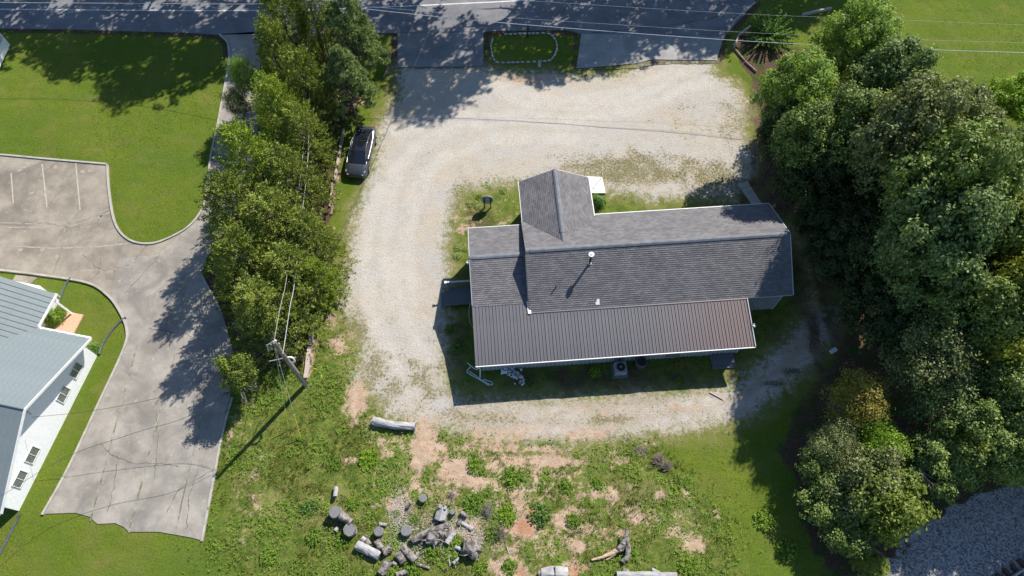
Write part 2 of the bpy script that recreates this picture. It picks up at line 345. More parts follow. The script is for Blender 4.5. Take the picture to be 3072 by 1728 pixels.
def make_ground_mat():
    t = NT('ground_cover'); p = t.pos()
    def att(n):
        a = t.n('ShaderNodeAttribute', attribute_name=n); s = t.n('ShaderNodeSeparateColor'); t.l(a.outputs['Color'], s.inputs[0]); return s.outputs
    m1, m2, m3, m4 = att('m1'), att('m2'), att('m3'), att('m4')
    nb = t.noise(p, 0.16, 3, 0.5); nm = t.noise(p, 0.9, 5, 0.65); nf = t.noise(p, 7, 4, 0.7); nv = t.noise(p, 26, 3, 0.7)
    # mown grass: broad tone drift, mottling and blade-scale grain
    c = t.mix(t.ramp(nb, 0.36, 0.62), (0.083, 0.130, 0.012), (0.130, 0.158, 0.017))
    c = t.mix(t.math('MULTIPLY', t.ramp(nm, 0.42, 0.66), 0.6), c, (0.10, 0.135, 0.032))
    c = t.mix(t.math('MULTIPLY', m3[2], 0.55), c, (0.045, 0.105, 0.032))
    c = t.mix(t.math('MULTIPLY', t.ramp(nf, 0.40, 0.60), 0.6), c, (0.045, 0.085, 0.009))
    c = t.mix(t.math('MULTIPLY', t.ramp(nv, 0.48, 0.68), 0.6), c, (0.165, 0.20, 0.030))
    c = t.mix(t.ramp(t.noise(t.mapping(p, (1, 1, 1), (0, 0, 1.1)), 0.33, 6, 0.68, 0.8), 0.50, 0.68, 0, 0.6), c, (0.155, 0.145, 0.04))
    c = t.mix(t.ramp(t.noise(t.mapping(p, (.35, 1.6, 1), (0, 0, .12)), 0.8, 3, 0.6), 0.42, 0.6, 0, 0.22), c, (0.06, 0.11, 0.012))
    # rough herbage
    wcol = t.mix(t.ramp(t.noise(p, 1.7, 5, 0.7, 0.4), 0.42, 0.58), (0.075, 0.120, 0.020), (0.17, 0.175, 0.045))
    wcol = t.mix(t.math('MULTIPLY', t.ramp(nf, 0.48, 0.6), 0.6), wcol, (0.05, 0.085, 0.014))
    c = t.mix(t.math('MULTIPLY', m1[2], 0.85), c, wcol)
    # straw, dry thatch
    sf = t.ramp(t.math('ADD', t.math('MULTIPLY', m3[0], 0.75), t.math('ADD', t.math('MULTIPLY', nm, 0.7), t.math('MULTIPLY', nf, 0.35))), 0.95, 1.25)
    c = t.mix(t.math('MULTIPLY', sf, 0.7), c, t.mix(nv, (0.18, 0.165, 0.06), (0.29, 0.235, 0.115)))
    # leaf litter / pine straw, dark soil, and tree shade painted as dark ground
    lf = t.ramp(t.math('ADD', m2[0], t.math('MULTIPLY', t.math('SUBTRACT', nf, 0.5), 0.8)), 0.35, 0.65)
    lcol = t.mix(t.ramp(t.vor(p, 9), 0.1, 0.6), (0.035, 0.025, 0.018), (0.105, 0.068, 0.045))
    lcol = t.mix(t.ramp(nm, 0.5, 0.62), lcol, (0.04, 0.07, 0.015))
    c = t.mix(lf, c, lcol)
    # bare earth
    e = t.math('ADD', t.math('ADD', m1[1], t.math('MULTIPLY', m1[2], 0.12)), t.math('MULTIPLY', t.math('SUBTRACT', t.noise(p, 1.5, 9, 0.78), 0.5), 2.6))
    ef = t.ramp(e, 0.48, 0.72)
    ecol = t.mix(t.ramp(t.noise(p, 2.2, 5, 0.6), 0.35, 0.65), (0.36, 0.235, 0.155), (0.46, 0.35, 0.26))
    ecol = t.mix(t.math('MULTIPLY', t.ramp(nv, 0.5, 0.7), 0.4), ecol, (0.22, 0.17, 0.09))
    ecol = t.mix(t.ramp(t.math('ADD', m2[2], t.math('MULTIPLY', t.math('SUBTRACT', nf, .5), .5)), 0.3, 0.6), ecol, t.mix(nf, (0.30, 0.125, 0.065), (0.42, 0.25, 0.15)))
    # gravel: pale crushed stone, tan where worn, dark flecks and weeds where untrodden
    st = t.vor(p, 16, out='Color'); sx = t.n('ShaderNodeSeparateColor'); t.l(st, sx.inputs[0])
    gcol = t.mix(t.ramp(t.noise(p, 0.28, 4, 0.6, 0.6), 0.40, 0.62), (0.415, 0.392, 0.355), (0.435, 0.378, 0.30))
    gcol = t.mix(t.math('MULTIPLY', t.ramp(t.noise(t.mapping(p, (0.5, 2.4, 1), (0, 0, 0.5)), 0.6, 5, 0.7, 1.5), 0.5, 0.68), 0.6), gcol, (0.46, 0.405, 0.335))
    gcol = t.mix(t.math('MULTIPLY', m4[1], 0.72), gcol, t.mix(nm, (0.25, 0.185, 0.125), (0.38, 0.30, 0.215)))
    gcol = t.mix(t.math('MULTIPLY', m4[0], t.ramp(t.noise(p, .8, 5, .7), .3, .6, .2, .75)), gcol, (0.50, 0.465, 0.415))
    gcol = t.mix(t.math('MULTIPLY', sx.outputs[0], 0.38), gcol, (0.22, 0.205, 0.195))
    gcol = t.mix(t.math('MULTIPLY', t.ramp(nm, 0.52, 0.7), 0.35), gcol, (0.31, 0.26, 0.19))
    gcol = t.mix(t.math('MULTIPLY', t.ramp(t.math('ADD', m2[1], t.math('MULTIPLY', t.math('SUBTRACT', t.noise(p, 1.3, 7, .75), .5), 1.6)), .45, 1.0), 0.62), gcol, (0.30, 0.245, 0.165))
    fl = t.math('ADD', t.noise(p, 5.0, 5, 0.8), t.math('MULTIPLY', t.math('SUBTRACT', m2[1], 0.32), 0.28))
    fl = t.math('ADD', fl, t.math('MULTIPLY', t.math('SUBTRACT', nm, .5), 0.35))
    fl = t.math('SUBTRACT', fl, t.math('MULTIPLY', m4[0], 0.09))
    flf = t.ramp(fl, 0.585, 0.655)
    fcol = t.mix(t.ramp(nf, .4, .6), (0.09, 0.10, 0.03), (0.22, 0.18, 0.095))
    gcol = t.mix(t.math('MULTIPLY', flf, 0.85), gcol, fcol)
    gf = t.ramp(t.math('ADD', m1[0], t.math('MULTIPLY', t.math('SUBTRACT', t.noise(p, 2.6, 9, 0.82), 0.5), 2.3)), 0.36, 0.70)
    egm = t.math('MULTIPLY', ef, t.math('SUBTRACT', 1.0, t.math('MULTIPLY', gf, 0.25)))
    fr = t.math('MULTIPLY', t.math('MULTIPLY', m1[0], t.math('SUBTRACT', 1.0, m1[0])), 4.0, clamp=True)
    c = t.mix(t.math('MULTIPLY', fr, t.ramp(nm, .35, .6)), c, t.mix(nf, (0.13, 0.135, 0.035), (0.27, 0.225, 0.11)))
    c = t.mix(gf, c, gcol)
    lf2 = t.math('MULTIPLY', t.math('MULTIPLY', lf, gf), 0.92); c = t.mix(lf2, c, lcol)  # dark litter colour laid over gravel to paint tree shade
    c = t.mix(egm, c, ecol)
    # ballast
    bs = t.n('ShaderNodeSeparateColor'); t.l(t.vor(p, 11, out='Color'), bs.inputs[0])
    bcol = t.mix(bs.outputs[0], (0.12, 0.112, 0.112), (0.46, 0.43, 0.41))
    bf = t.ramp(t.math('ADD', m3[1], t.math('MULTIPLY', t.math('SUBTRACT', nf, .5), .7)), .4, .6)
    c = t.mix(bf, c, bcol)
    h = t.math('ADD', t.math('MULTIPLY', nf, 0.8), t.math('MULTIPLY', nv, 0.5))
    return t.pbr(c, 0.92, 0, t.bump(h, 1.0, 0.07), 0.06)
M_GROUND = make_ground_mat()
ground_sheet()

# ------------------------------------------------------------------ paved surfaces
def paving_mat(name, a, b, stain, crackc, seed=0.0, cs=0.35):
    t = NT(name); p = t.mapping(t.pos(), (1, 1, 1)); 
    c = t.mix(t.ramp(t.noise(p, 0.5, 6, 0.65), 0.38, 0.64), a, b)
    c = t.mix(t.math('MULTIPLY', t.ramp(t.noise(t.mapping(p, (1, 1, 1), (0, 0, .4)), 0.22 + seed, 5, 0.7, 1.0), 0.52, 0.66), 0.55), c, stain)
    c = t.mix(t.math('MULTIPLY', t.ramp(t.noise(p, 2.4, 5, 0.75), 0.60, 0.68), 0.45), c, tuple(min(1, x * 1.45) for x in b))
    c = t.mix(t.math('MULTIPLY', t.ramp(t.noise(p, 30, 3, 0.7), 0.4, 0.7), 0.35), c, tuple(x * 0.62 for x in a))
    return t.pbr(c, 0.88, 0, t.bump(t.noise(p, 45, 3), 0.35, 0.01), 0.25)
M_ASPH = paving_mat('asphalt', (0.135, 0.135, 0.145), (0.20, 0.198, 0.205), (0.10, 0.10, 0.108), None)
M_APRON = paving_mat('apron_paving', (0.22, 0.215, 0.21), (0.34, 0.325, 0.30), (0.16, 0.16, 0.16), None)
M_CONC = paving_mat('old_concrete', (0.185, 0.160, 0.130), (0.315, 0.278, 0.222), (0.135, 0.112, 0.094), None)
M_CONC2 = paving_mat('worn_concrete', (0.205, 0.187, 0.164), (0.335, 0.305, 0.265), (0.15, 0.136, 0.122), None, .1)
M_CURB = varied('kerb_concrete', (0.30, 0.285, 0.25), (0.42, 0.395, 0.35), 1.5, 0.9, bump=.2, world=True)
M_WHITE = varied('white_paint', (0.78, 0.78, 0.77), (0.84, 0.84, 0.83), 2, 0.5, world=True)
M_ROADPAINT = varied('road_paint', (0.42, 0.42, 0.42), (0.60, 0.60, 0.60), 4, 0.7, world=True)
M_PARKPAINT = varied('worn_parking_paint', (0.32, 0.285, 0.225), (0.46, 0.42, 0.34), 3, 0.8, world=True)
M_CRACK = varied('crack_fill', (0.05, 0.055, 0.035), (0.20, 0.19, 0.12), 6, 0.95, world=True)
M_JOINT = varied('joint_sealant', (0.12, 0.12, 0.07), (0.36, 0.34, 0.28), 2.2, 0.95, world=True)

def sheet(name, poly, z, mat, sides=0.1, label=None, kind='structure', parent=None):
    m = MB(); m.prism([tuple(p) for p in poly], z - sides, z)
    return m.build(name, mat, parent, kind=kind)
def ribbon(pts, w, z, mb=None, wob=0.0, rg=rnd, taper=False):
    mb = mb or MB(); pts = [Vector((p[0], p[1], 0)) for p in pts]; L = []; n = len(pts)
    for i, p in enumerate(pts):
        d = (pts[min(i + 1, n - 1)] - pts[max(i - 1, 0)]).normalized(); s = Vector((-d.y, d.x, 0))
        ww = w * (1 + (rg.uniform(-wob, wob) if wob else 0)) * (0.3 if taper and i in (0, n - 1) else 1)
        L.append((p + s * ww / 2, p - s * ww / 2))
    vs = [];
    for a, b in L: vs += [(a.x, a.y, z), (b.x, b.y, z)]
    mb.add(vs, [(2 * i, 2 * i + 1, 2 * i + 3, 2 * i + 2) for i in range(n - 1)]); return mb
def wander(pts, step=0.25, amp=0.06, rg=rnd):
    out = []
    for a, b in zip(pts[:-1], pts[1:]):
        n = max(1, int(math.dist(a[:2], b[:2]) / step))
        for i in range(n):
            t = i / n; out.append((a[0] + (b[0] - a[0]) * t + rg.uniform(-amp, amp), a[1] + (b[1] - a[1]) * t + rg.uniform(-amp, amp)))
    out.append(tuple(pts[-1][:2])); return out

sheet('road', ROADP, 0.03, M_ASPH)
M_APRL = paving_mat('old_asphalt_apron', (0.155, 0.155, 0.162), (0.23, 0.225, 0.225), (0.12, 0.12, 0.125), None)
ap1 = sheet('driveway_apron', APRON_L, 0.036, M_APRL); ap2 = sheet('driveway_apron', APRON_R, 0.036, M_APRON)
# centre line
cl = catmull([(*O2(-400, 20), 0), (*O2(0, 24), 0), (*O2(400, 27), 0), (*O2(640, 27), 0), (*O2(800, 24), 0), (*O2(980, 18), 0), (*O2(1150, 10), 0), (*O2(1340, 0), 0), (*O2(1600, -22), 0), (*O2(1800, -48), 0), (*O2(2050, -100), 0)], 6)
ribbon(cl, 0.15, 0.038).build('road_marking', M_ROADPAINT, kind='structure')
el = catmull([(*O2(0, -30), 0), (*O2(400, -28), 0), (*O2(900, -32), 0), (*O2(1300, -50), 0)], 6)
ribbon(el, 0.12, 0.038).build('road_marking', M_ROADPAINT, kind='structure')

# concrete lot: separate slabs
lot = link('parking_lot', None, kind='structure')
def clip_half(poly, a, b, keep):
    """clip polygon by line a->b, keep left (+1) or right (-1)"""
    out = []; n = len(poly)
    side = lambda p: keep * ((b[0] - a[0]) * (p[1] - a[1]) - (b[1] - a[1]) * (p[0] - a[0]))
    for i in range(n):
        p, q = poly[i], poly[(i + 1) % n]; sp, sq = side(p), side(q)
        if sp >= 0: out.append(tuple(p))
        if (sp >= 0) != (sq >= 0):
            t = sp / (sp - sq); out.append((p[0] + (q[0] - p[0]) * t, p[1] + (q[1] - p[1]) * t))
    return out
LA = [O2(*p) for p in [(-260,372),(0,392),(270,416),(273,470),(283,540),(298,582),(328,610),(370,617),(412,609),(474,577),(505,545),(400,640),(300,650),(282,735),(282,754),(262,738),(218,709),(100,690),(0,678),(-260,648)]]
LB = [O2(*p) for p in [(505,545),(508,535),(523,490),(533,400),(550,320),(564,240),(579,160),(576,110),(556,86),(655,80),(655,260),(640,420),(600,540),(520,650),(506,690),(560,790),(588,890),(584,925),(316,860),(322,830),(302,780),(282,750),(282,735),(300,650),(400,640)]]
LC = [O2(*p) for p in [(316,860),(584,925),(578,1000),(556,1090),(510,1360),(480,1352),(400,1338),(325,1338),(312,1326),(290,1316),(245,1318),(225,1300),(190,1290),(110,1293),(170,1180),(250,1010)]]
MB().prism(LA, -.06, 0.034).build('concrete_slab', M_CONC, lot)
MB().prism(LB, -.06, 0.030).build('concrete_slab', M_CONC2, lot)
seams = [((345,870),(228,1310)),((440,890),(325,1340)),((540,900),(440,1345))]
rest = LC
for (a, b) in seams:
    A, B = O2(*a), O2(*b)
    # widen by a joint gap
    left = clip_half(rest, A, B, -1); rest2 = clip_half(rest, (A[0] + .035, A[1]), (B[0] + .035, B[1]), 1)
    if len(left) > 2: MB().prism(left, -.06, 0.030 + rnd.uniform(-.004, .004)).build('concrete_slab', M_CONC2, lot)
    rest = rest2
MB().prism(rest, -.06, 0.030).build('concrete_slab', M_CONC2, lot)
jm = MB()
for (a, b) in seams: ribbon(wander([O2(*a), O2(*b)], .4, .02), 0.10, 0.0365, jm, .5)
jm.build('joint_seam', M_JOINT, lot)
CR = [[(0,566),(60,562),(110,560),(180,575),(250,560)],[(160,610),(150,650),(120,720)],[(370,827),(420,832),(470,842),(520,862)],[(250,1115),(290,1150),(340,1165),(400,1165),(450,1175)],[(296,1160),(290,1210),(270,1290)],[(500,1180),(478,1240),(470,1330)],
      [(480,1110),(520,1120),(545,1118)],[(395,1030),(398,1100),(390,1200)],[(255,645),(248,690),(215,712)],[(340,655),(372,618)],[(405,640),(350,700),(330,720)],[(210,640),(240,672),(265,680),(330,668)],[(420,1290),(452,1230),(540,1180)]]
cm = MB()
for c in CR: ribbon(wander([O2(*p) for p in c], .22, .07), 0.034, 0.0385, cm, .7)
cm.build('crack', M_CRACK, lot)
pl = MB()
for a, b in [((34,519),(41,611)),((127,493),(142,622)),((228,490),(241,631)),((-64,505),(-56,600))]:
    ribbon([P(*a)[:2], P(*b)[:2]], 0.10, 0.0385, pl)
pl.build('parking_line', M_PARKPAINT, lot)
M_TMARK = varied('pale_scuff', (0.25, 0.22, 0.19), (0.35, 0.315, 0.27), 3, 0.9, world=True)
tmk = MB()
for c in [[(0,668),(100,672),(200,669),(270,650),(336,624)],[(0,681),(110,684),(215,678),(280,660),(340,634)],[(262,722),(310,708),(350,684)],[(0,736),(150,745),(300,740),(395,730)],[(190,700),(208,660),(236,630)],[(240,812),(330,808),(398,798)],[(170,735),(182,708)]]:
    ribbon(wander([P(*p)[:2] for p in c], .35, .03), 0.10, 0.0372, tmk, .7, taper=True)
for a, r_ in [((168,502),.26),((249,516),.24),((272,512),.22),((45,498),.25),((80,492),.34),((72,502),.3),((60,512),.2),((118,542),.12),((145,578),.2),((96,580),.22),((128,630),.2),((115,634),.12),((186,647),.12),((305,648),.16),((62,750),.2),((130,748),.24),((172,770),.2)]:
    x_, y_, _ = P(*a); poly = [(x_ + r_ * rnd.uniform(.5, 1.1) * math.cos(k * .7), y_ + r_ * rnd.uniform(.4, 1.0) * math.sin(k * .7)) for k in range(9)]; tmk.add([(p[0], p[1], .0372) for p in poly], [tuple(range(9))])
tmk.build('tyre_mark', M_TMARK, lot)
# seams on the road in front of the aprons
sm = MB()
for c in [[(990,84),(1100,83),(1214,80)],[(1000,170),(1100,170),(1216,166)],[(1455,176),(1600,172),(1655,162),(1750,160),(1806,158)],[(1485,84),(1570,76),(1700,62),(1830,38)]]:
    ribbon(wander([O2(*p) for p in c], .4, .05), 0.07, 0.042, sm, .6)
sm.build('pavement_seam', M_CRACK, kind='structure')
# walk to the white building
MB().prism([O2(*p) for p in [(40,692),(95,698),(62,730),(40,760),(10,745)]], -.05, .035).build('path', M_CONC, kind='structure')
# kerbs
def kerb(pts, h=0.13, wd=0.16, n=6, name='kerb'):
    line = catmull([(*O2(*p), 0) for p in pts], n); mb = MB(); vs = []; N = len(line)
    for i, p in enumerate(line):
        d = (line[min(i + 1, N - 1)] - line[max(i - 1, 0)]).normalized(); s = Vector((-d.y, d.x, 0)) * wd / 2
        for q, z in ((p + s, -.03), (p + s * .9, h), (p - s * .9, h), (p - s, -.03)): vs.append((q.x, q.y, z))
    fs = []
    for i in range(N - 1):
        a = 4 * i; b = a + 4
        fs += [(a, a + 1, b + 1, b), (a + 1, a + 2, b + 2, b + 1), (a + 2, a + 3, b + 3, b + 2)]
    fs += [(0, 3, 2, 1), (4 * N - 4, 4 * N - 3, 4 * N - 2, 4 * N - 1)]
    mb.add(vs, fs); return mb.build(name, M_CURB, kind='structure')
kerb([(-260,370),(-100,382),(0,390),(130,402),(270,414)])
kerb([(271,416),(274,470),(284,540),(300,580),(330,606),(370,614),(410,606),(470,575),(505,535),(520,490),(530,400),(547,320),(562,240),(576,160),(573,110),(553,88)])
kerb([(-260,650),(0,680),(100,692),(220,712),(270,742),(300,780),(320,830),(312,880),(252,1010),(172,1180),(108,1295)])
kerb([(506,690),(530,735),(560,790)], .10)
kerb([(584,1000),(560,1090),(535,1220),(508,1362)], .08)
kerb([(1842,66),(1850,50),(1900,6)], .06)

# ------------------------------------------------------------------ main house
TH = R(4.25)
hu = lambda u, v: (u - 10.0, v - 23.0)
def uvw(u, v): return (u * math.cos(TH) - v * math.sin(TH), u * math.sin(TH) + v * math.cos(TH))
M_SHING = islandy('asphalt_shingle', (0.104, 0.099, 0.102), (0.170, 0.163, 0.166), 0.9, 0.9, 0.5, dark=(0.055, 0.048, 0.058))
M_RIDGE = varied('ridge_cap_felt', (0.125, 0.132, 0.145), (0.18, 0.19, 0.205), 2.5, 0.85, bump=.2)
def metal_roof_mat(name, a, b, c3):
    t = NT(name); p = t.obj(); r = t.n('ShaderNodeObjectInfo').outputs['Random']
    c = t.mix(t.ramp(t.noise(t.mapping(p, (1, .35, 1)), 0.9, 5, 0.7), 0.35, 0.68), a, b)
    c = t.mix(t.ramp(r, 0, 1, 0, .22), c, tuple(x * 1.35 for x in b))
    gx = t.n('ShaderNodeSeparateXYZ'); t.l(t.pos(), gx.inputs[0])
    c = t.mix(t.ramp(gx.outputs[0], 8.5, 15.5, 0, .75), c, c3)
    c = t.mix(t.math('MULTIPLY', t.ramp(t.noise(p, 0.45, 4, 0.6, 1), 0.56, 0.66), 0.4), c, (0.14, 0.095, 0.085))
    return t.pbr(c, 0.52, 0.0, t.bump(t.noise(p, 5, 2), .08, .02), .45)
M_METAL = metal_roof_mat('brown_metal_roofing', (0.084, 0.082, 0.090), (0.115, 0.111, 0.120), (0.15, 0.10, 0.092))
M_SIDE = varied('grey_siding', (0.20, 0.235, 0.25), (0.26, 0.30, 0.31), 1.2, 0.7)
M_FASC = varied('grey_fascia', (0.40, 0.41, 0.42), (0.50, 0.51, 0.52), 1.2, 0.6)
M_GUT = varied('white_gutter', (0.70, 0.70, 0.68), (0.82, 0.82, 0.80), 3, 0.5)
M_DKWOOD = varied('dark_stained_wood', (0.10, 0.11, 0.12), (0.16, 0.165, 0.17), 4, 0.85, stretch=(1, 8, 1))
M_BLACK = varied('black_paint', (0.012, 0.012, 0.013), (0.025, 0.025, 0.026), 4, 0.55)
M_GLASS = varied('dark_window_glass', (0.02, 0.025, 0.03), (0.04, 0.045, 0.05), 1, 0.08, spec=.8)
house = thing('house', 'long single storey house with dark shingle roof, projecting front gable and brown metal lean-to roof', 'house', (*uvw(10, 23), 0), TH)
def H(m, name, mat, **kw): return m.build(name, mat, house, **kw)
# walls (profile swept along the ridge)
def gable_body(u0, u1, prof):
    m = MB(); n = len(prof)
    vs = [(*hu(u0, v), z) for v, z in prof] + [(*hu(u1, v), z) for v, z in prof]
    m.add(vs, [tuple(range(n)), tuple(range(2 * n - 1, n - 1, -1))] + [(i, n + i, n + (i + 1) % n, (i + 1) % n) for i in range(n)]); return m
H(gable_body(2.95, 20.42, [(20.2, 0), (26.75, 0), (26.75, 3.25), (23.5, 4.82), (20.2, 2.98)]), 'wall', M_SIDE)
H(gable_body(-.85, 2.93, [(20.6, 0), (26.4, 0), (26.4, 3.05), (23.75, 3.95), (20.6, 2.9)]), 'wall', M_SIDE)
m = MB(); vs = []
for v in (26.76, 30.0):
    for u, z in ((3.1, 0), (7.6, 0), (7.6, 3.35), (5.35, 4.48), (3.1, 3.35)): vs.append((*hu(u, v), z))
m.add(vs, [(0, 1, 2, 3, 4), (9, 8, 7, 6, 5)] + [(i, 5 + i, 5 + (i + 1) % 5, (i + 1) % 5) for i in range(5)]); H(m, 'wall', M_SIDE)
m = MB(); a, b = hu(-.85, 16.98), hu(17.15, 20.58)
m.box(a[0], b[0], a[1], hu(0, 20.18)[1], 0, 2.33); H(m, 'wall', M_SIDE)
# roof decks
RN = lambda v: 5.0 - (v - 23.5) * .486
RS = lambda v: 5.0 - (23.5 - v) * .556
def deck(pts, th=.10, name='roof_deck', mat=None): 
    return H(MB().slab([(*hu(u, v), z) for u, v, z in pts], th), name, mat or M_RIDGE)
deck([(2.65, 23.5, 5.0), (20.8, 23.5, 5.0), (20.8, 27.1, RN(27.1)), (2.65, 27.1, RN(27.1))])
deck([(2.65, 19.85, RS(19.85)), (20.8, 19.85, RS(19.85)), (20.8, 23.5, 5.0), (2.65, 23.5, 5.0)])
deck([(2.8, 26.8, 3.4), (5.35, 24.22, 4.65), (5.35, 30.3, 4.65), (2.8, 30.3, 3.4)])
deck([(5.35, 24.22, 4.65), (7.9, 26.8, 3.4), (7.9, 30.3, 3.4), (5.35, 30.3, 4.65)])
WN = lambda v: 4.1 - (v - 23.75) * .34
WS = lambda v: 4.1 - (23.75 - v) * .318
deck([(-1.15, 23.75, 4.1), (2.64, 23.75, 4.1), (2.64, 26.7, WN(26.7)), (-1.15, 26.7, WN(26.7))])
deck([(-1.15, 20.5, WS(20.5)), (2.64, 20.5, WS(20.5)), (2.64, 23.75, 4.1), (-1.15, 23.75, 4.1)])
# shingles: every course is real, tabs 0.31 m wide, lower edge proud
tabs = []     # 4x4 matrices in house space
def shingle(o, e, d, width, ok=lambda a, s: True, cols=None):
    o, e, d = Vector(o), Vector(e).normalized(), Vector(d); L = d.length; d = d.normalized(); n = e.cross(d)
    if n.z < 0: n = -n
    ex = 0.143; rows = int(L / ex) + 1; tw = 0.31
    for r in range(rows):
        s = r * ex; off = (r % 2) * tw / 2
        a = -off
        while a < width - .02:
            a0 = max(a, 0); a1 = min(a + tw, width)
            if a1 - a0 > .05 and ok((a0 + a1) / 2, s + ex / 2):
                tabs.append((o + e * a0 + d * s + n * 0.004, e, d, n, a1 - a0 - .012, min(ex, L + .02 - s)))
            a += tw
def hv(u, v, z): return (*hu(u, v), z)
shingle(hv(2.65, 23.5, 5.0), (1, 0, 0), Vector(hv(0, 27.1, RN(27.1))) - Vector(hv(0, 23.5, 5.0)), 18.15,
        ok=lambda a, s: not (abs(a + 2.65 - 5.35) < ((s * .9 + 23.5) - 24.22) * .985 + .02))
shingle(hv(2.65, 23.5, 5.0), (1, 0, 0), Vector(hv(0, 19.85, RS(19.85))) - Vector(hv(0, 23.5, 5.0)), 18.15)
shingle(hv(-1.15, 23.75, 4.1), (1, 0, 0), Vector(hv(0, 26.7, WN(26.7))) - Vector(hv(0, 23.75, 4.1)), 3.79)
shingle(hv(-1.15, 23.75, 4.1), (1, 0, 0), Vector(hv(0, 20.5, WS(20.5))) - Vector(hv(0, 23.75, 4.1)), 3.79)
for sgn in (-1, 1):
    dd = Vector((sgn * 2.55, 0, -1.25))
    shingle(hv(5.35, 24.22, 4.65), (0, 1, 0), dd, 6.08, ok=lambda a, s: a > s / dd.length * 2.58 - .02)
MT_ALL = [(Matrix(((e.x, d.x, n.x, o.x), (e.y, d.y, n.y, o.y), (e.z, d.z, n.z, o.z), (0, 0, 0, 1))), w_, h_) for o, e, d, n, w_, h_ in tabs]
HM = Matrix.Translation((*uvw(10, 23), 0)) @ Matrix.Rotation(TH, 4, 'Z')
camv = Vector((0, 0, HCAM))
full = [i for i, t_ in enumerate(MT_ALL) if t_[1] > .29 and t_[2] > .14]
full.sort(key=lambda i: ((HM @ MT_ALL[i][0].translation) - camv).length)
near = set(full[:300])
def tab_geo(w_, h_): return ([(0, 0, .001), (w_, 0, .001), (w_, h_ + .004, .026), (0, h_ + .004, .026), (w_, h_ + .004, 0), (0, h_ + .004, 0), (0, 0, 0), (w_, 0, 0)],
        [(3, 2, 1, 0), (2, 3, 5, 4), (0, 6, 5, 3), (1, 2, 4, 7)])
tm = MB().add(*tab_geo(0.298, 0.143)).mesh('shingle', M_SHING)
stm = MB()
for i, (mt, w_, h_) in enumerate(MT_ALL):
    if i in near:
        o = bpy.data.objects.new('shingle', tm); COL.objects.link(o); o.parent = house; o.matrix_local = mt
    else:
        vs, fs = tab_geo(w_, h_); stm.add([tuple(mt @ Vector(p)) for p in vs], fs)
H(stm, 'shingles', M_SHING, kind='stuff')
# ridge caps
def cap(u0, v0, z0, u1, v1, z1, wd, sl, name='ridge_cap'):
    a, b = Vector(hv(u0, v0, z0)), Vector(hv(u1, v1, z1)); d = (b - a).normalized(); s = Vector((-d.y, d.x, 0)).normalized()
    m = MB(); vs = []
    for p in (a, b):
        for q, dz in ((-wd, -wd * sl + .035), (-wd, -wd * sl + .075), (-wd * .35, -wd * .35 * sl + .10), (wd * .35, -wd * .35 * sl + .10), (wd, -wd * sl + .075), (wd, -wd * sl + .035)):
            vs.append(tuple(p + s * q + Vector((0, 0, dz))))
    m.add(vs, [(i, 6 + i, 6 + i + 1, i + 1) for i in range(5)] + [(0, 1, 2, 3, 4, 5), (11, 10, 9, 8, 7, 6)]); H(m, name, M_RIDGE)
cap(2.95, 23.5, 5.0, 20.8, 23.5, 5.0, .17, .52); cap(2.66, 23.5, 4.97, 2.94, 23.5, 4.97, .17, .52)
cap(5.35, 24.95, 4.65, 5.35, 30.3, 4.65, .17, .49); cap(5.35, 24.2, 4.62, 5.35, 24.94, 4.62, .14, .49)
cap(-.95, 23.75, 4.1, 2.6, 23.75, 4.1, .17, .33); cap(-1.16, 23.75, 4.08, -.96, 23.75, 4.08, .15, .33)
# metal lean-to roof: panels with raised ribs
MZ = lambda v: 2.35 + (v - 16.5) * .179
npan = 82; u0 = -1.2; pw = (17.58 - u0) / npan
def panel_mesh(vt):
    m = MB(); y0, y1 = 0, vt - 16.5; z1 = y1 * .179
    prof = [(0, 0.0), (.012, .042), (.034, .042), (.046, 0.0), (pw * .52, 0.0), (pw * .56, .007), (pw * .60, 0.0), (pw + .001, 0.0)]
    vs = [(x, y0, z) for x, z in prof] + [(x, y1, z + z1) for x, z in prof] + [(0, y0, -.03), (pw, y0, -.03), (0, y1, z1 - .03), (pw, y1, z1 - .03)]
    k = len(prof); m.add(vs, [(i, i + 1, k + i + 1, k + i) for i in range(k - 1)] + [(2 * k + 1, 2 * k, 2 * k + 2, 2 * k + 3), (2 * k, 2 * k + 1, k - 1, 0), (0, k, 2 * k + 2, 2 * k), (k - 1, 2 * k + 1, 2 * k + 3, 2 * k - 1)])
    return m.mesh('roof_panel', M_METAL)
pmA, pmB = panel_mesh(20.56), panel_mesh(19.83)
for i in range(npan):
    u = u0 + i * pw; o = bpy.data.objects.new('roof_panel', pmA if u + pw < 2.66 else pmB); COL.objects.link(o); o.parent = house
    o.location = (*hu(u, 16.5), 2.35 + rnd.uniform(-.003, .003))
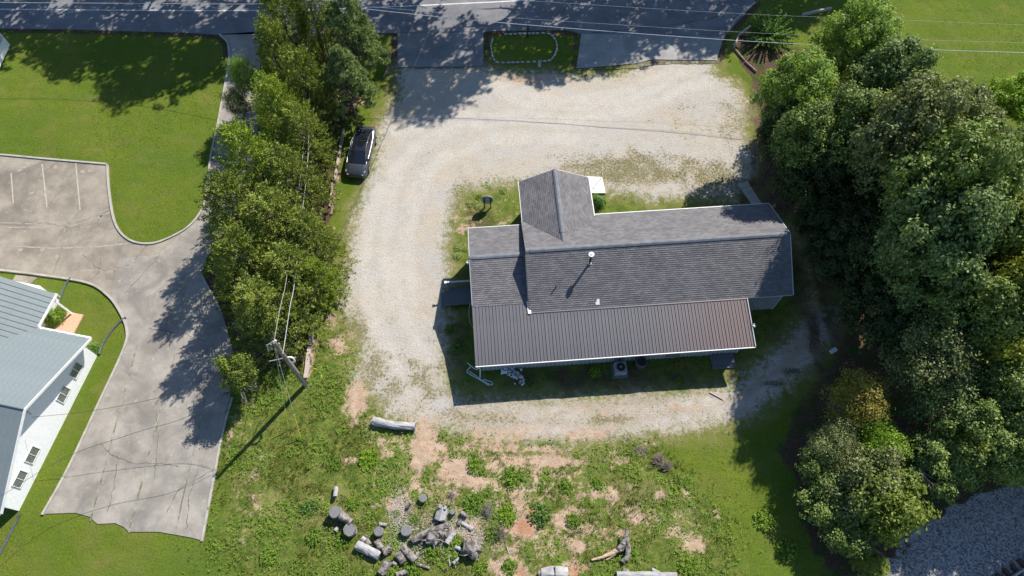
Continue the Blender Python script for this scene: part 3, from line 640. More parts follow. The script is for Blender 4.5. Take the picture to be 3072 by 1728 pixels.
# seam strip where metal meets shingle, rake trims, gutters
m = MB(); x0, x1 = hu(2.68, 0)[0], hu(17.58, 0)[0]; y = hu(0, 19.80)[1]; m.box(x0, x1, y - .05, y + .03, MZ(19.8) + .005, MZ(19.8) + .045); H(m, 'flashing', M_METAL)
m = MB(); m.slab([hv(2.56, 19.72, 3.02), hv(2.78, 19.72, 3.02), hv(2.76, 20.55, 3.13), hv(2.50, 20.62, 3.13)], .03); H(m, 'flashing', M_GUT, label='silver patch of flashing at the roof step')
def bar(name, a, b, w_, h_, mat):
    A, B = Vector(hv(*a)), Vector(hv(*b)); d = (B - A); L = d.length; d.normalize(); s = Vector((-d.y, d.x, 0)).normalized(); up = d.cross(s) * -1
    if up.z < 0: up = -up
    m = MB(); vs = []
    for t_ in (0, L):
        for q, r_ in ((-1, -1), (1, -1), (1, 1), (-1, 1)): vs.append(tuple(A + d * t_ + s * q * w_ / 2 + up * r_ * h_ / 2))
    m.add(vs, [(0, 1, 2, 3), (7, 6, 5, 4), (0, 4, 5, 1), (1, 5, 6, 2), (2, 6, 7, 3), (3, 7, 4, 0)]); H(m, name, mat)
bar('gutter', (-1.2, 16.44, 2.31), (17.6, 16.44, 2.31), .055, .08, M_GUT)
bar('gutter', (7.95, 27.16, RN(27.1) - .05), (20.82, 27.16, RN(27.1) - .05), .06, .08, M_GUT)
bar('gutter', (-1.16, 26.76, WN(26.7) - .05), (2.62, 26.76, WN(26.7) - .05), .06, .08, M_GUT)
bar('gutter', (2.73, 26.75, 3.33), (2.73, 30.32, 3.33), .06, .08, M_GUT)
bar('gutter', (7.97, 26.95, 3.33), (7.97, 30.32, 3.33), .06, .08, M_GUT)
bar('rake_board', (17.6, 16.5, 2.36), (17.6, 19.83, MZ(19.83) + .01), .05, .14, M_FASC)
bar('rake_board', (20.83, 19.85, RS(19.85) - .06), (20.83, 23.5, 4.94), .05, .16, M_FASC)
bar('rake_board', (20.83, 23.5, 4.94), (20.83, 27.1, RN(27.1) - .06), .05, .16, M_FASC)
bar('rake_board', (-1.18, 20.5, WS(20.5) - .05), (-1.18, 23.75, 4.05), .04, .14, M_FASC)
bar('rake_board', (-1.18, 23.75, 4.05), (-1.18, 26.7, WN(26.7) - .05), .04, .14, M_FASC)
bar('rake_board', (2.8, 30.32, 3.34), (5.35, 30.32, 4.6), .04, .14, M_FASC)
bar('rake_board', (5.35, 30.32, 4.6), (7.9, 30.32, 3.34), .04, .14, M_FASC)
bar('rake_board', (2.62, 20.5, RS(20.5) - .08), (2.62, 23.5, 4.93), .04, .14, M_DKWOOD)
bar('fascia', (17.65, 19.86, RS(19.85) - .09), (20.8, 19.86, RS(19.85) - .09), .04, .14, M_FASC)
# vertical siding battens on the south and east walls that show below the eaves
bt = MB().box(-.02, .02, -.022, 0, 0, 2.85).mesh('batten', M_FASC)
bt2 = MB().box(-.02, .02, -.022, 0, 0, 2.3).mesh('batten', M_FASC)
for i in range(12): link('batten', bt, house, loc=(*hu(17.4 + i * .265, 20.199), .02))
for i in range(60): link('batten', bt2, house, loc=(*hu(-.7 + i * .3, 16.979), .02))
H(MB().box(-.05, .05, -.05, .05, 0, 2.9, M=Matrix.Translation((*hu(20.44, 20.2), 0))), 'corner_board', M_FASC)
# windows and a door on the sides (mostly under the eaves)
def window_h(u, v, z, w_, h_, face):
    m = MB(); g = MB(); fx, fy = hu(u, v); t_ = .06
    if face == 'S': X = lambda a, b, c, d, z0, z1, mb: mb.box(fx + a, fx + b, fy - d, fy - c, z0, z1)
    else: X = lambda a, b, c, d, z0, z1, mb: mb.box(fx + c, fx + d, fy + a, fy + b, z0, z1)
    X(-w_ / 2, -w_ / 2 + t_, .002, .05, z, z + h_, m); X(w_ / 2 - t_, w_ / 2, .002, .05, z, z + h_, m)
    X(-w_ / 2 + t_, w_ / 2 - t_, .002, .05, z + h_ - t_, z + h_, m); X(-w_ / 2 + t_, w_ / 2 - t_, .002, .05, z, z + t_, m)
    f = H(m, 'window', M_GUT); X(-w_ / 2 + t_, w_ / 2 - t_, .004, .02, z + t_, z + h_ - t_, g); g.build('pane', M_GLASS, f)
for u in (1.2, 5.2, 9.0, 15.8): window_h(u, 16.955, .95, .9, 1.1, 'S')
for v in (22.2, 25.2): window_h(20.44, v, 1.0, .9, 1.2, 'E')
for v in (28.4,): window_h(7.6, v, 1.0, .9, 1.2, 'E')
H(MB().box(hu(12.0, 0)[0], hu(12.95, 0)[0], hu(0, 16.96)[1] - .05, hu(0, 16.96)[1] - .003, .35, 2.25), 'door', M_DKWOOD)
H(MB().box(hu(15.2, 0)[0], hu(16.8, 0)[0], hu(0, 16.96)[1] - .75, hu(0, 16.96)[1] - .03, 0, .22).box(hu(15.2, 0)[0], hu(16.8, 0)[0], hu(0, 16.96)[1] - 1.05, hu(0, 16.96)[1] - .76, 0, .11), 'step', M_DKWOOD)
# flue, plumbing vents, roof patch
fl = MB().tube([hv(6.95, 22.5, RS(22.5) - .1), hv(6.95, 22.5, 5.62)], .075, 12).build('flue', M_BLACK, house, smooth=False)
MB().tube([hv(6.95, 22.5, 5.62), hv(6.95, 22.5, 5.70)], .19, 14).build('flue_cap', M_GUT, fl)
MB().tube([hv(6.95, 22.5, 5.701), hv(6.95, 22.5, 5.74)], [.11, .09], 12).build('cap_crown', M_FASC, fl)
H(MB().tube([hv(6.95, 22.5, RS(22.5) + .02), hv(6.95, 22.5, RS(22.5) + .09)], [.15, .09], 10), 'flue_collar', M_FASC)
H(MB().tube([hv(4.55, 21.2, RS(21.2) - .05), hv(4.55, 21.2, RS(21.2) + .3)], .04, 8), 'vent_pipe', M_BLACK)
H(MB().slab([hv(7.18, 20.0, 3.10), hv(7.46, 20.0, 3.10), hv(7.46, 20.34, 3.29), hv(7.28, 20.34, 3.29), hv(7.26, 20.2, 3.21), hv(7.18, 20.14, 3.18)], .02), 'roof_patch', M_GUT, label='small white patch near the lower edge of the shingles')
# flood lights
def flood(u, v, z, name='flood_light'):
    f = H(MB().box(-.05, .05, -.05, .05, -.04, .04, M=Matrix.Translation(hv(u, v, z))), name, M_GUT)
    for s in (-1, 1): MB().tube([hv(u, v, z), hv(u + .06, v + s * .12, z + .04)], [.04, .08], 10).build('lamp_head', M_GUT, f)
flood(17.72, 17.9, 2.6); flood(-1.34, 23.5, 3.9)
H(MB().tube(catmull([hv(-1.0, 21.8, 1.5), hv(-1.35, 21.6, 1.3), hv(-1.5, 21.0, .9), hv(-1.4, 20.3, .5), hv(-1.0, 19.8, .2)], 6), .018, 6), 'hose', M_FASC)
H(MB().tube(catmull([hv(-1.12, 16.5, 2.3), hv(-1.05, 16.6, 1.6), hv(-.95, 16.8, 1.2), hv(-.95, 16.85, .2), hv(-1.0, 16.4, .08)], 4), .045, 8), 'downspout', M_GUT)

# west landing with railing
land = thing('wooden_landing', 'small dark timber landing with grey railing on the left end of the house', 'porch', (*uvw(-1.85, 22.7), 0), TH)
pm = MB().box(-.068, .068, -.62, .62, .50, .54).mesh('plank', M_DKWOOD)
for i in range(13): link('plank', pm, land, loc=(-1.0 + i * .148, 0, rnd.uniform(-.004, .004)))
MB().box(-1.06, .9, -.66, .66, .30, .49).build('deck_frame', M_DKWOOD, land)
for x in (-1.02, .8):
    for y in (-.6, .6): MB().box(x - .05, x + .05, y - .05, y + .05, 0, .30 if y < 0 else 1.4).build('post', M_DKWOOD, land)
MB().box(-1.15, .9, .60, .72, 1.42, 1.47).build('handrail', M_FASC, land)
MB().box(-1.28, -1.13, .56, .74, 1.40, 1.48).build('rail_end', M_GUT, land)
bm_ = MB().box(-.02, .02, .62, .66, .55, 1.41).mesh('baluster', M_DKWOOD)
for i in range(14): link('baluster', bm_, land, loc=(-.93 + i * .128, 0, 0))
for k in range(2): MB().box(-1.36 - k * .28, -1.07 - k * .28, -.55, .5, .01, .36 - k * .17).build('step', M_DKWOOD, land)

# white concrete stoop and walk
MB().prism([P(1760, 531)[:2], P(1806, 534)[:2], P(1812, 560)[:2], P(1816, 582)[:2], P(1766, 582)[:2]], -.02, .14).build('stoop', varied('pale_concrete', (.58, .55, .50), (.68, .65, .60), 2, .85, world=True), label='pale concrete slab beside the right side of the front gable', cat='concrete slab')
walk = link('walkway', None, kind='structure')
wk = [((2211, 554), (2242, 544)), ((2222, 567), (2250, 559)), ((2256, 616), (2286, 613))]
q = [[P(*a)[:2] for a in r_] for r_ in wk]
MB().prism([q[0][0], q[0][1], q[1][1], q[1][0]], -.02, .07).build('walk_slab', M_CURB, walk)
g1 = [(q[1][0][0] + .02, q[1][0][1] - .03), (q[1][1][0] + .02, q[1][1][1] - .03)]
MB().prism([g1[0], g1[1], q[2][1], q[2][0]], -.02, .06).build('walk_slab', M_CURB, walk)

# ------------------------------------------------------------------ white building at the left
WTH = R(-11.5)
M_TEAL = varied('pale_blue_green_metal_roofing', (0.172, 0.203, 0.205), (0.200, 0.233, 0.236), .7, 0.42, spec=.5)
M_TEAL2 = varied('roof_seam_metal', (0.12, 0.155, 0.16), (0.15, 0.19, 0.20), .7, 0.42, spec=.5)
M_WWALL = varied('white_masonry', (0.86, 0.86, 0.86), (0.90, 0.90, 0.90), .8, 0.75, bump=.1)
M_BRICK = (lambda: (lambda t: (lambda br: (t.l(t.mapping(t.pos(), (1, 1, 1), (0, 0, .3)), br.inputs[0]), br.inputs.__getitem__('Scale').__setattr__('default_value', 9.0),
    br.inputs.__getitem__('Color1').__setattr__('default_value', (.50, .22, .13, 1)), br.inputs.__getitem__('Color2').__setattr__('default_value', (.60, .33, .20, 1)),
    br.inputs.__getitem__('Mortar').__setattr__('default_value', (.62, .48, .36, 1)), t.pbr(br.outputs[0], .9))[-1])(t.n('ShaderNodeTexBrick')))(NT('brick_paving')))()
wb = thing('office_building', 'white building with pale blue-green standing seam metal roof at the left edge', 'building', (-29.13, 18.01, 0), WTH)
D = 10.75
m = MB(); prof = [(0, 0), (0, 2.45), (-D / 2, 4.78), (-D, 2.45), (-D, 0)]
vs = [(0, y, z) for y, z in prof] + [(-30, y, z) for y, z in prof]
m.add(vs, [(0, 1, 2, 3, 4), (9, 8, 7, 6, 5)] + [(i, i + 5, (i + 1) % 5 + 5, (i + 1) % 5) for i in range(5)]); m.build('wall', M_WWALL, wb)
ov, en, rz = .72, .42, 4.97; sl = (rz - 2.5) / (D / 2 + en)
def seam_roof(par, o, e, d, width, pw_, name='roof_panel', limit=None, mat=None, hs=.035):
    """panels side by side along e, running down d; one standing seam each"""
    o, e, d = Vector(o), Vector(e), Vector(d); n_ = int(round(width / pw_)); pw_ = width / n_; L = d.length; dn = d.normalized(); nn = e.normalized().cross(dn)
    if nn.z < 0: nn = -nn
    e = e.normalized(); cache = {}
    for i in range(n_):
        s0 = 0.0 if limit is None else limit(i * pw_)
        mm = MB(); a = o + e * (i * pw_) + dn * s0; b = o + e * (i * pw_) + dn * L
        w1 = e * (pw_ - .002); sw = e * .03; up = nn * .035
        key = round(s0, 3)
        if key not in cache:
            A = Vector((0, 0, 0)); pts_ = [Vector((0, 0, 0)), Vector((pw_ - .002, 0, 0)), Vector((pw_ - .002, L - s0, 0)), Vector((0, L - s0, 0))]
            mm.box(0, pw_ - .002, 0, L - s0, -.03, 0); mm.box(0, .026 if hs > .02 else .012, 0, L - s0, .0005, hs); cache[key] = mm.mesh('roof_panel', mat or M_TEAL)
        ob = link(name, cache[key], par)
        ob.matrix_local = Matrix(((e.x, dn.x, nn.x, a.x), (e.y, dn.y, nn.y, a.y), (e.z, dn.z, nn.z, a.z), (0, 0, 0, 1)))
# main gable roof: north plane (valley with the wing cuts it) and south plane
seam_roof(wb, (-14, -D / 2, rz), (1, 0, 0), (0, D / 2 + en, 2.5 - rz), 14 + ov, .40, hs=.010)
seam_roof(wb, (-14, -D / 2, rz), (1, 0, 0), (0, -D / 2 - en, 2.5 - rz), 14 + ov, .40, hs=.010)
MB().tube([(-14, -D / 2, rz + .02), (ov + .02, -D / 2, rz + .02)], .05, 6).build('ridge_cap', M_TEAL2, wb)
# north wing with its eave to the east
ex0, wz = -3.18, 2.52
MB().box(-12, -4.6, .02, 3.4, 0, 2.45).build('wall', M_WWALL, wb)
wsl = .43
seam_roof(wb, (ex0 - 4.6, -3.4, wz + 4.6 * wsl), (0, 1, 0), (4.6, 0, -4.6 * wsl), 3.4 + 3.02, .38,
          limit=lambda a: (0.0 if a > 3.4 + .3 else min(4.9, (3.8 - a) * 1.05)) if False else 0.0)
seam_roof(wb, (ex0 - 4.6, -3.4, wz + 4.6 * wsl), (0, 1, 0), (-4.6, 0, -4.6 * wsl), 3.4 + 3.02, .38)
MB().box(ex0 - 9, ex0 + .02, 3.02, 3.06, 2.0, 2.48).build('fascia', M_GUT, wb)
MB().box(ex0 + .0, ex0 + .12, .50, 3.05, 2.42, 2.54).build('gutter', M_GUT, wb)
MB().box(ex0 + .1, ov, en, en + .11, 2.38, 2.50).build('gutter', M_GUT, wb)
for i in range(6): MB().box(-2.9 + i * .68, -2.87 + i * .68, en - .16, en + .12, 2.5, 2.535).build('gutter_strap', M_GUT, wb)
def wrake(s):
    m = MB(); y0, y1 = -D / 2, (-D / 2 + s * (D / 2 + en)); vs = []
    for x in (ov, ov + .05):
        for y, z in ((y0, rz + .03), (y1, 2.53), (y1, 2.33), (y0, rz - .17)): vs.append((x, y, z))
    m.add(vs, [(0, 1, 2, 3), (7, 6, 5, 4), (0, 4, 5, 1), (1, 5, 6, 2), (2, 6, 7, 3), (3, 7, 4, 0)]); m.build('rake_board', M_GUT, wb)
wrake(1); wrake(-1)
for s in (1, -1):
    MB().slab([(0.01, -D / 2, rz - .12), (ov, -D / 2, rz - .12), (ov, -D / 2 + s * (D / 2 + en - .02), 2.40), (0.01, -D / 2 + s * (D / 2 + en - .02), 2.40)][::s], .02).build('soffit', M_WWALL, wb)
MB().box(-14, ov, -D - en - .1, -D - en, 2.38, 2.5).build('gutter', M_GUT, wb)
M_BLIND = varied('window_glass_over_blinds', (.10, .11, .11), (.26, .27, .26), 3, .15, stretch=(1, 1, 5), spec=.8)
# windows on the east gable wall
for y in (-1.62, -3.35, -7.45, -9.0):
    f = MB(); w2, z0, z1 = .52, .95, 1.75
    f.box(.002, .05, y - w2, y + w2, z0 - .05, z0).box(.002, .05, y - w2, y + w2, z1, z1 + .05).box(.002, .05, y - w2, y - w2 + .05, z0, z1).box(.002, .05, y + w2 - .05, y + w2, z0, z1).box(.002, .045, y - .02, y + .02, z0, z1)
    fo = f.build('window', M_GUT, wb)
    for s in (-1, 1): MB().box(.004, .02, y + (.025 if s > 0 else -w2 + .05), y + (w2 - .05 if s > 0 else -.025), z0, z1).build('pane', M_BLIND, fo)
MB().box(ex0 - .12, ex0 + .0, 2.55, 2.67, 0, 2.42).build('porch_post', M_WWALL, wb)
MB().tube([(.05, -5.3, 3.3), (.05, -5.3, 3.9), (.2, -5.3, 4.0), (.28, -5.3, 3.92)], .035, 8).build('weather_head', M_FASC, wb)
MB().box(ex0 - 1.5, ex0 + .8, .10, 2.7, -.01, .10).build('patio', M_BRICK, wb)

# ------------------------------------------------------------------ foliage generators
def quads_mesh(name, C, U, V, mats, extra=None, mi=None):
    """leaf quads: centres C, half axes U (length) and V (width); kite shaped"""
    n = len(C); co = np.empty((n, 4, 3)); co[:, 0] = C - U; co[:, 1] = C + V - U * .15; co[:, 2] = C + U; co[:, 3] = C - V - U * .15
    me = bpy.data.meshes.new(name); me.vertices.add(n * 4); me.loops.add(n * 4); me.polygons.add(n)
    me.vertices.foreach_set('co', co.ravel()); me.loops.foreach_set('vertex_index', np.arange(n * 4, dtype=np.int32)); me.polygons.foreach_set('loop_start', (np.arange(n) * 4).astype(np.int32))
    for m_ in (mats if isinstance(mats, list) else [mats]): me.materials.append(m_)
    me.update(); return me
def unit(a): return a / np.maximum(np.linalg.norm(a, axis=1, keepdims=True), 1e-6)
def leaves(C, outward, size, rg, up=.45, jit=.8, asp=.6):
    n = len(C); nrm = unit(outward * .95 + np.array([0, 0, up]) + rg.normal(0, jit * .5, (n, 3)))
    t_ = unit(np.cross(nrm, rg.normal(0, 1, (n, 3)))); b_ = np.cross(nrm, t_); s = size * rg.uniform(.65, 1.3, (n, 1))
    return C, t_ * s, b_ * s * asp
def hardwood(name, mat, seed, Rr=3.6, zc=6.5, rz_=3.6, lobes=40, clus=46, per=16, leaf=.11, lr=.98, low=-.5):
    rg = np.random.default_rng(seed); C = []; OUT = []; tips = []
    for i in range(lobes):
        dens = rg.uniform(.55, 1.25); zz = 1 - (i + .5) / lobes * (1 - low); a = i * 2.39996 + rg.uniform(-.3, .3); rr = math.sqrt(max(0, 1 - zz * zz)) * rg.uniform(.55, 1.18) if zz > 0 else rg.uniform(.6, 1.1) * (1 + zz * .5)
        c = np.array([math.cos(a) * rr * Rr * .78, math.sin(a) * rr * Rr * .78, zc + zz * rz_ * rg.uniform(.55, 1.0)]); L = lr * rg.uniform(.7, 1.25); tips.append(c)
        k = int(clus * dens); d = unit(rg.normal(0, 1, (k, 3)) + np.array([0, 0, .35])); cc = c + d * L * rg.uniform(.6, 1.05, (k, 1)) * np.array([1, 1, .8])
        for j in range(k):
            pp = cc[j] + rg.normal(0, .16, (per, 3)); C.append(pp); OUT.append(np.repeat(d[j:j + 1], per, 0))
    for i in range(9 if leaf < .15 else 0):      # leafy interior so the crown is not a shell
        a = i * 2.4; c = np.array([math.cos(a) * Rr * .38, math.sin(a) * Rr * .38, zc + rz_ * (.45 - .11 * i)]); n_ = 260
        d = unit(rg.normal(0, 1, (n_, 3))); C.append(c + d * lr * 1.1 * rg.uniform(.5, 1.1, (n_, 1))); OUT.append(d)
    C = np.concatenate(C); OUT = np.concatenate(OUT)
    return quads_mesh(name, *leaves(C, OUT, leaf, rg), mat), tips
def cedar(name, mat, seed, Rr=2.3, h=8.5, z0=.6, plumes=520, per=46):
    rg = np.random.default_rng(seed); C = []; U = []; V = []
    for i in range(plumes):
        f = rg.random() ** 1.25; z = z0 + f * (h - z0); a = rg.uniform(0, 6.283)
        lob = 1 + .18 * math.sin(a * 3 + seed) + .12 * math.sin(a * 5 + z)
        rr = Rr * (1 - f) ** .62 * lob; dist = rr * rg.uniform(.45, 1.0)
        base = np.array([math.cos(a) * dist, math.sin(a) * dist, z]); d = np.array([math.cos(a) * .8, math.sin(a) * .8, rg.uniform(.3, 1.1)]); d /= np.linalg.norm(d)
        L = rg.uniform(.45, .95); t_ = rg.random((per, 1)) ** .8; rad = .22 * (1 - t_ * .7)
        p = base + d * t_ * L + rg.normal(0, 1, (per, 3)) * rad * .6
        dirs = unit(d + rg.normal(0, .55, (per, 3))); n_ = unit(np.cross(dirs, rg.normal(0, 1, (per, 3))))
        s = rg.uniform(.05, .10, (per, 1)); C.append(p); U.append(dirs * s); V.append(n_ * s * .38)
    return quads_mesh(name, np.concatenate(C), np.concatenate(U), np.concatenate(V), mat)
def pine(name, mat, seed, Rr=2.2, h=8.5, z0=1.6, tufts=820, per=40):
    rg = np.random.default_rng(seed); C = []; U = []; V = []; tips = []
    nb = 60; limbs = [(rg.uniform(0, 6.283), z0 + (h - z0) * (k / nb) ** .9) for k in range(nb)]
    for i in range(tufts):
        a, z = limbs[rg.integers(nb)]; f = (z - z0) / (h - z0); rr = Rr * (1 - f) ** .55 * rg.uniform(.35, 1.0)
        a2 = a + rg.normal(0, .22); c = np.array([math.cos(a2) * rr, math.sin(a2) * rr, z + rr * .18 + rg.normal(0, .12)]); tips.append(c)
        d = unit(rg.normal(0, 1, (per, 3)) + np.array([math.cos(a) * .5, math.sin(a) * .5, .7])); s = rg.uniform(.09, .15, (per, 1))
        n_ = unit(np.cross(d, rg.normal(0, 1, (per, 3)))); C.append(c + d * s); U.append(d * s); V.append(n_ * .022)
    return quads_mesh(name, np.concatenate(C), np.concatenate(U), np.concatenate(V), mat)
def shrub_mesh(name, mat, seed, Rr=.6, h=.6, n=1500, leaf=.05, spiky=0.0):
    rg = np.random.default_rng(seed); d = unit(rg.normal(0, 1, (n, 3))); d[:, 2] = np.abs(d[:, 2]); rad = rg.uniform(.55, 1.05, (n, 1)) * (1 + .18 * np.sin(d[:, :1] * 5 + seed) + .15 * np.sin(d[:, 1:2] * 6))
    C = d * rad * np.array([Rr, Rr, h]); C[:, 2] += .05
    if spiky:
        k = rg.integers(0, 60, n); ang = unit(rg.normal(0, 1, (60, 3)) * np.array([1, 1, .5]) + np.array([0, 0, .55])); t_ = rg.random((n, 1)) ** .7
        C = ang[k] * t_ * np.array([Rr, Rr, h]) * 1.1 + rg.normal(0, .07, (n, 3)) * (1.2 - t_); C[:, 2] = np.abs(C[:, 2])
    return quads_mesh(name, *leaves(C, d, leaf, rg, .5), mat)
M_BARK = varied('grey_brown_bark', (0.075, 0.062, 0.050), (0.15, 0.13, 0.11), 5, 0.95, bump=.6, stretch=(1, 1, .2))
M_TWIG = varied('bleached_twig', (0.14, 0.125, 0.11), (0.24, 0.22, 0.20), 6, 0.9)
def trunk_mesh(name, seed, h, r0, limbs=9, spread=2.6, z0=1.6, ztop=None, mat=None):
    rg = random.Random(seed); m = MB(); top = h
    pts = [Vector((rg.uniform(-.12, .12) * i, rg.uniform(-.12, .12) * i, top * i / 6)) for i in range(7)]
    m.tube(pts, [r0 * (1 - .14 * i) for i in range(7)], 9, wob=.07, rg=rg)
    for k in range(limbs):
        z = z0 + (top * .92 - z0) * k / limbs; i = min(5, int(z / top * 6)); t_ = z / top * 6 - i; b = pts[i].lerp(pts[i + 1], t_)
        a = k * 2.4 + rg.uniform(-.4, .4); L = spread * rg.uniform(.7, 1.05) * (1 - .45 * k / limbs); q = [b]
        for s in range(1, 5): q.append(b + Vector((math.cos(a + rg.uniform(-.12, .12)), math.sin(a), .55 + .08 * s)) * L * s / 4)
        m.tube(q, [r0 * .38 * (1 - .2 * s) for s in range(5)], 6)
        for s2 in (2, 3):
            aa = a + rg.choice((-1, 1)) * rg.uniform(.5, .9); m.tube([q[s2], q[s2] + Vector((math.cos(aa), math.sin(aa), .5)) * L * .35], [r0 * .14, r0 * .05], 5)
    return m.mesh(name, mat or M_BARK)
LM = {
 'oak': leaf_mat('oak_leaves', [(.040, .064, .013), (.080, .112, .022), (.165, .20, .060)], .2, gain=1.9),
 'maple': leaf_mat('pale_maple_leaves', [(.075, .125, .022), (.125, .175, .035), (.20, .25, .075)]),
 'teal': leaf_mat('blue_green_leaves', [(.036, .062, .017), (.070, .103, .028), (.155, .19, .075)], .2, gain=1.9),
 'lime': leaf_mat('lime_leaves', [(.085, .15, .012), (.13, .20, .02), (.20, .26, .03)]),
 'gold': leaf_mat('golden_leaves', [(.085, .105, .015), (.135, .15, .02), (.20, .205, .035)], .3, yellow=(.20, .15, .03), ylo=.62),
 'autumn': leaf_mat('turning_leaves', [(.07, .085, .02), (.16, .14, .025), (.24, .18, .04)], yellow=(.17, .08, .02), ylo=.6),
 'olive': leaf_mat('olive_leaves', [(.05, .065, .02), (.09, .105, .035), (.17, .18, .08)], .25),
 'cedar': leaf_mat('cedar_sprays', [(.055, .078, .012), (.105, .128, .020), (.16, .18, .035)], .15, yellow=(.24, .20, .13), ylo=.62, gain=1.9),
 'cedarbright': leaf_mat('fresh_cedar_sprays', [(.075, .11, .012), (.13, .165, .018), (.18, .21, .035)], .15, yellow=(.22, .19, .12), ylo=.66, gain=2.1),  # brighter green cedar tone
 'pine': leaf_mat('pine_needles', [(.062, .088, .030), (.098, .125, .042), (.15, .175, .075)], .2, gain=2.3),
 'pineyellow': leaf_mat('yellow_pine_needles', [(.09, .12, .02), (.15, .18, .03), (.22, .24, .05)], .12),  # yellow-green needle colour
 'shade_leaf': leaf_mat('shade_dark_leaves', [(.030, .048, .014), (.048, .070, .020), (.085, .11, .035)], .15, gain=1.0),  # leaf colour darkened to stand in for deep shade inside the wood
 'yellowgreen': leaf_mat('yellow_green_leaves', [(.065, .09, .014), (.105, .135, .022), (.16, .19, .04)], .35, gain=1.7),
 'bush': leaf_mat('bush_leaves', [(.035, .075, .016), (.065, .115, .022), (.13, .18, .05)], gain=2.3),
 'weed': leaf_mat('weed_leaves', [(.075, .14, .016), (.13, .20, .025), (.20, .26, .05)], gain=1.7),
 'pale': leaf_mat('pale_variegated_leaves', [(.14, .20, .05), (.26, .30, .11), (.38, .40, .20)], gain=1.7),
}
CM = {}
CM['oakA'] = hardwood('crown', LM['oak'], 1)[0]
CM['oakB'] = hardwood('crown', LM['oak'], 2, lobes=46, lr=.82, clus=34)[0]
CM['oakC'] = hardwood('crown', LM['maple'], 3, lobes=32, lr=1.05, leaf=.115)[0]
CM['loose'] = hardwood('crown', LM['olive'], 4, Rr=2.6, zc=4.5, rz_=3.0, lobes=46, clus=26, per=10, leaf=.075, lr=.75, low=-.7)[0]
CM['small'] = hardwood('crown', LM['lime'], 5, Rr=2.4, zc=3.0, rz_=1.8, lobes=26, clus=28, per=12, leaf=.10, lr=.7, low=-.6)[0]
CM['cedA'] = cedar('crown', LM['cedar'], 6)
CM['cedB'] = cedar('crown', LM['cedarbright'], 7, Rr=2.6, h=7.6)
CM['pine'] = pine('crown', LM['pine'], 8)
CM['tall'] = hardwood('crown', LM['oak'], 9, Rr=5.6, zc=14.0, rz_=5.2, lobes=46, clus=34, per=8, leaf=.20, lr=1.5)[0]
TK = {'big': trunk_mesh('trunk', 1, 8.0, .24), 'thin': trunk_mesh('trunk', 2, 6.4, .13, 8, 1.7), 'small': trunk_mesh('trunk', 3, 3.6, .09, 8, 1.5, .8),
      'ced': trunk_mesh('trunk', 4, 6.8, .16, 12, 1.5, .8), 'tall': trunk_mesh('trunk', 5, 17, .38, 12, 4.8, 7)}
TINFO = {'oakA': ('big', 3.6, 6.5, 10.1), 'oakB': ('big', 3.6, 6.5, 10.1), 'oakC': ('big', 3.6, 6.5, 10.1), 'loose': ('thin', 2.6, 4.5, 7.5), 'small': ('small', 2.4, 3.0, 4.8),
         'cedA': ('ced', 2.3, 4.5, 8.5), 'cedB': ('ced', 2.6, 4.0, 7.6), 'pine': ('ced', 2.2, 5, 8.5), 'tall': ('tall', 5.6, 14, 19.5)}
def tree(name, kind, x, y, rad, height, label, group=None, leafm=None, rot=None, z=0.0, cat='tree'):
    tk, r0, zc, ht = TINFO[kind]; t_ = thing(name, label, cat, (x, y, z), rot if rot is not None else rnd.uniform(0, 6.28), group)
    s = rad / r0; sz = height / ht
    c = link('crown', CM[kind], t_); c.scale = (s, s, sz)
    k = link('trunk', TK[tk], t_); k.scale = (s, s, sz)
    if leafm:
        c.material_slots[0].link = 'OBJECT'; c.material_slots[0].material = LM[leafm]
    return t_
def tree_at(name, kind, ox, oy, zt, rad, height, label, **kw):
    """crown middle (height zt) seen at sheet pixel ox, oy"""
    x, y, _ = O(ox, oy, zt); return tree(name, kind, x, y, rad, height, label, **kw)

# ---- left row of conifers
G1 = 'evergreens in the row between the two driveways'
tree_at('pine_tree', 'pine', 872, 60, 6.5, 2.7, 9.6, 'blue-green long-needled pine next to the road, right side of the evergreen row', group=G1)
tree_at('pine_tree', 'pine', 868, 195, 5.0, 2.4, 7.8, 'smaller blue-green pine in front of the taller pine, over the mulch bed', group=G1)
tree_at('cedar_tree', 'cedA', 720, 55, 6.5, 2.5, 10.0, 'tall olive cedar at the road end of the row', group=G1)
tree_at('cedar_tree', 'cedA', 785, 30, 7.0, 1.9, 10.0, 'narrow cedar between the tall cedar and the pines at the road', group=G1)
tree_at('cedar_tree', 'cedB', 700, 140, 6.0, 2.4, 9.0, 'bright olive cedar second from the road', group=G1, leafm='cedar')
tree_at('cedar_tree', 'cedA', 765, 205, 5.0, 2.2, 8.0, 'cedar leaning toward the gravel behind the pines', group=G1)
tree_at('cedar_tree', 'cedB', 700, 280, 5.5, 2.5, 8.6, 'cedar with pointed tip in the upper middle of the row', group=G1)
tree_at('cedar_tree', 'cedA', 765, 345, 4.2, 2.2, 7.2, 'cedar directly left of the parked car', group=G1)
tree_at('cedar_tree', 'cedB', 625, 400, 6.0, 2.9, 9.0, 'broad cedar hanging over the concrete drive, middle of the row', group=G1)
tree_at('cedar_tree', 'cedA', 730, 450, 4.5, 2.4, 7.4, 'olive cedar beside the upper timber edging', group=G1)
tree_at('cedar_tree', 'cedB', 590, 520, 5.5, 2.7, 8.4, 'broad cedar over the bend of the concrete drive', group=G1, leafm='cedar')
tree_at('cedar_tree', 'cedA', 690, 560, 5.0, 2.9, 8.0, 'wide cedar in the lower middle of the row', group=G1)
tree_at('cedar_tree', 'cedA', 785, 610, 3.6, 2.2, 6.4, 'low cedar at the gravel edge of the row', group=G1)
tree_at('cedar_tree', 'cedB', 615, 655, 5.5, 2.8, 8.4, 'dark cedar standing over the shaded concrete', group=G1, leafm='cedar')
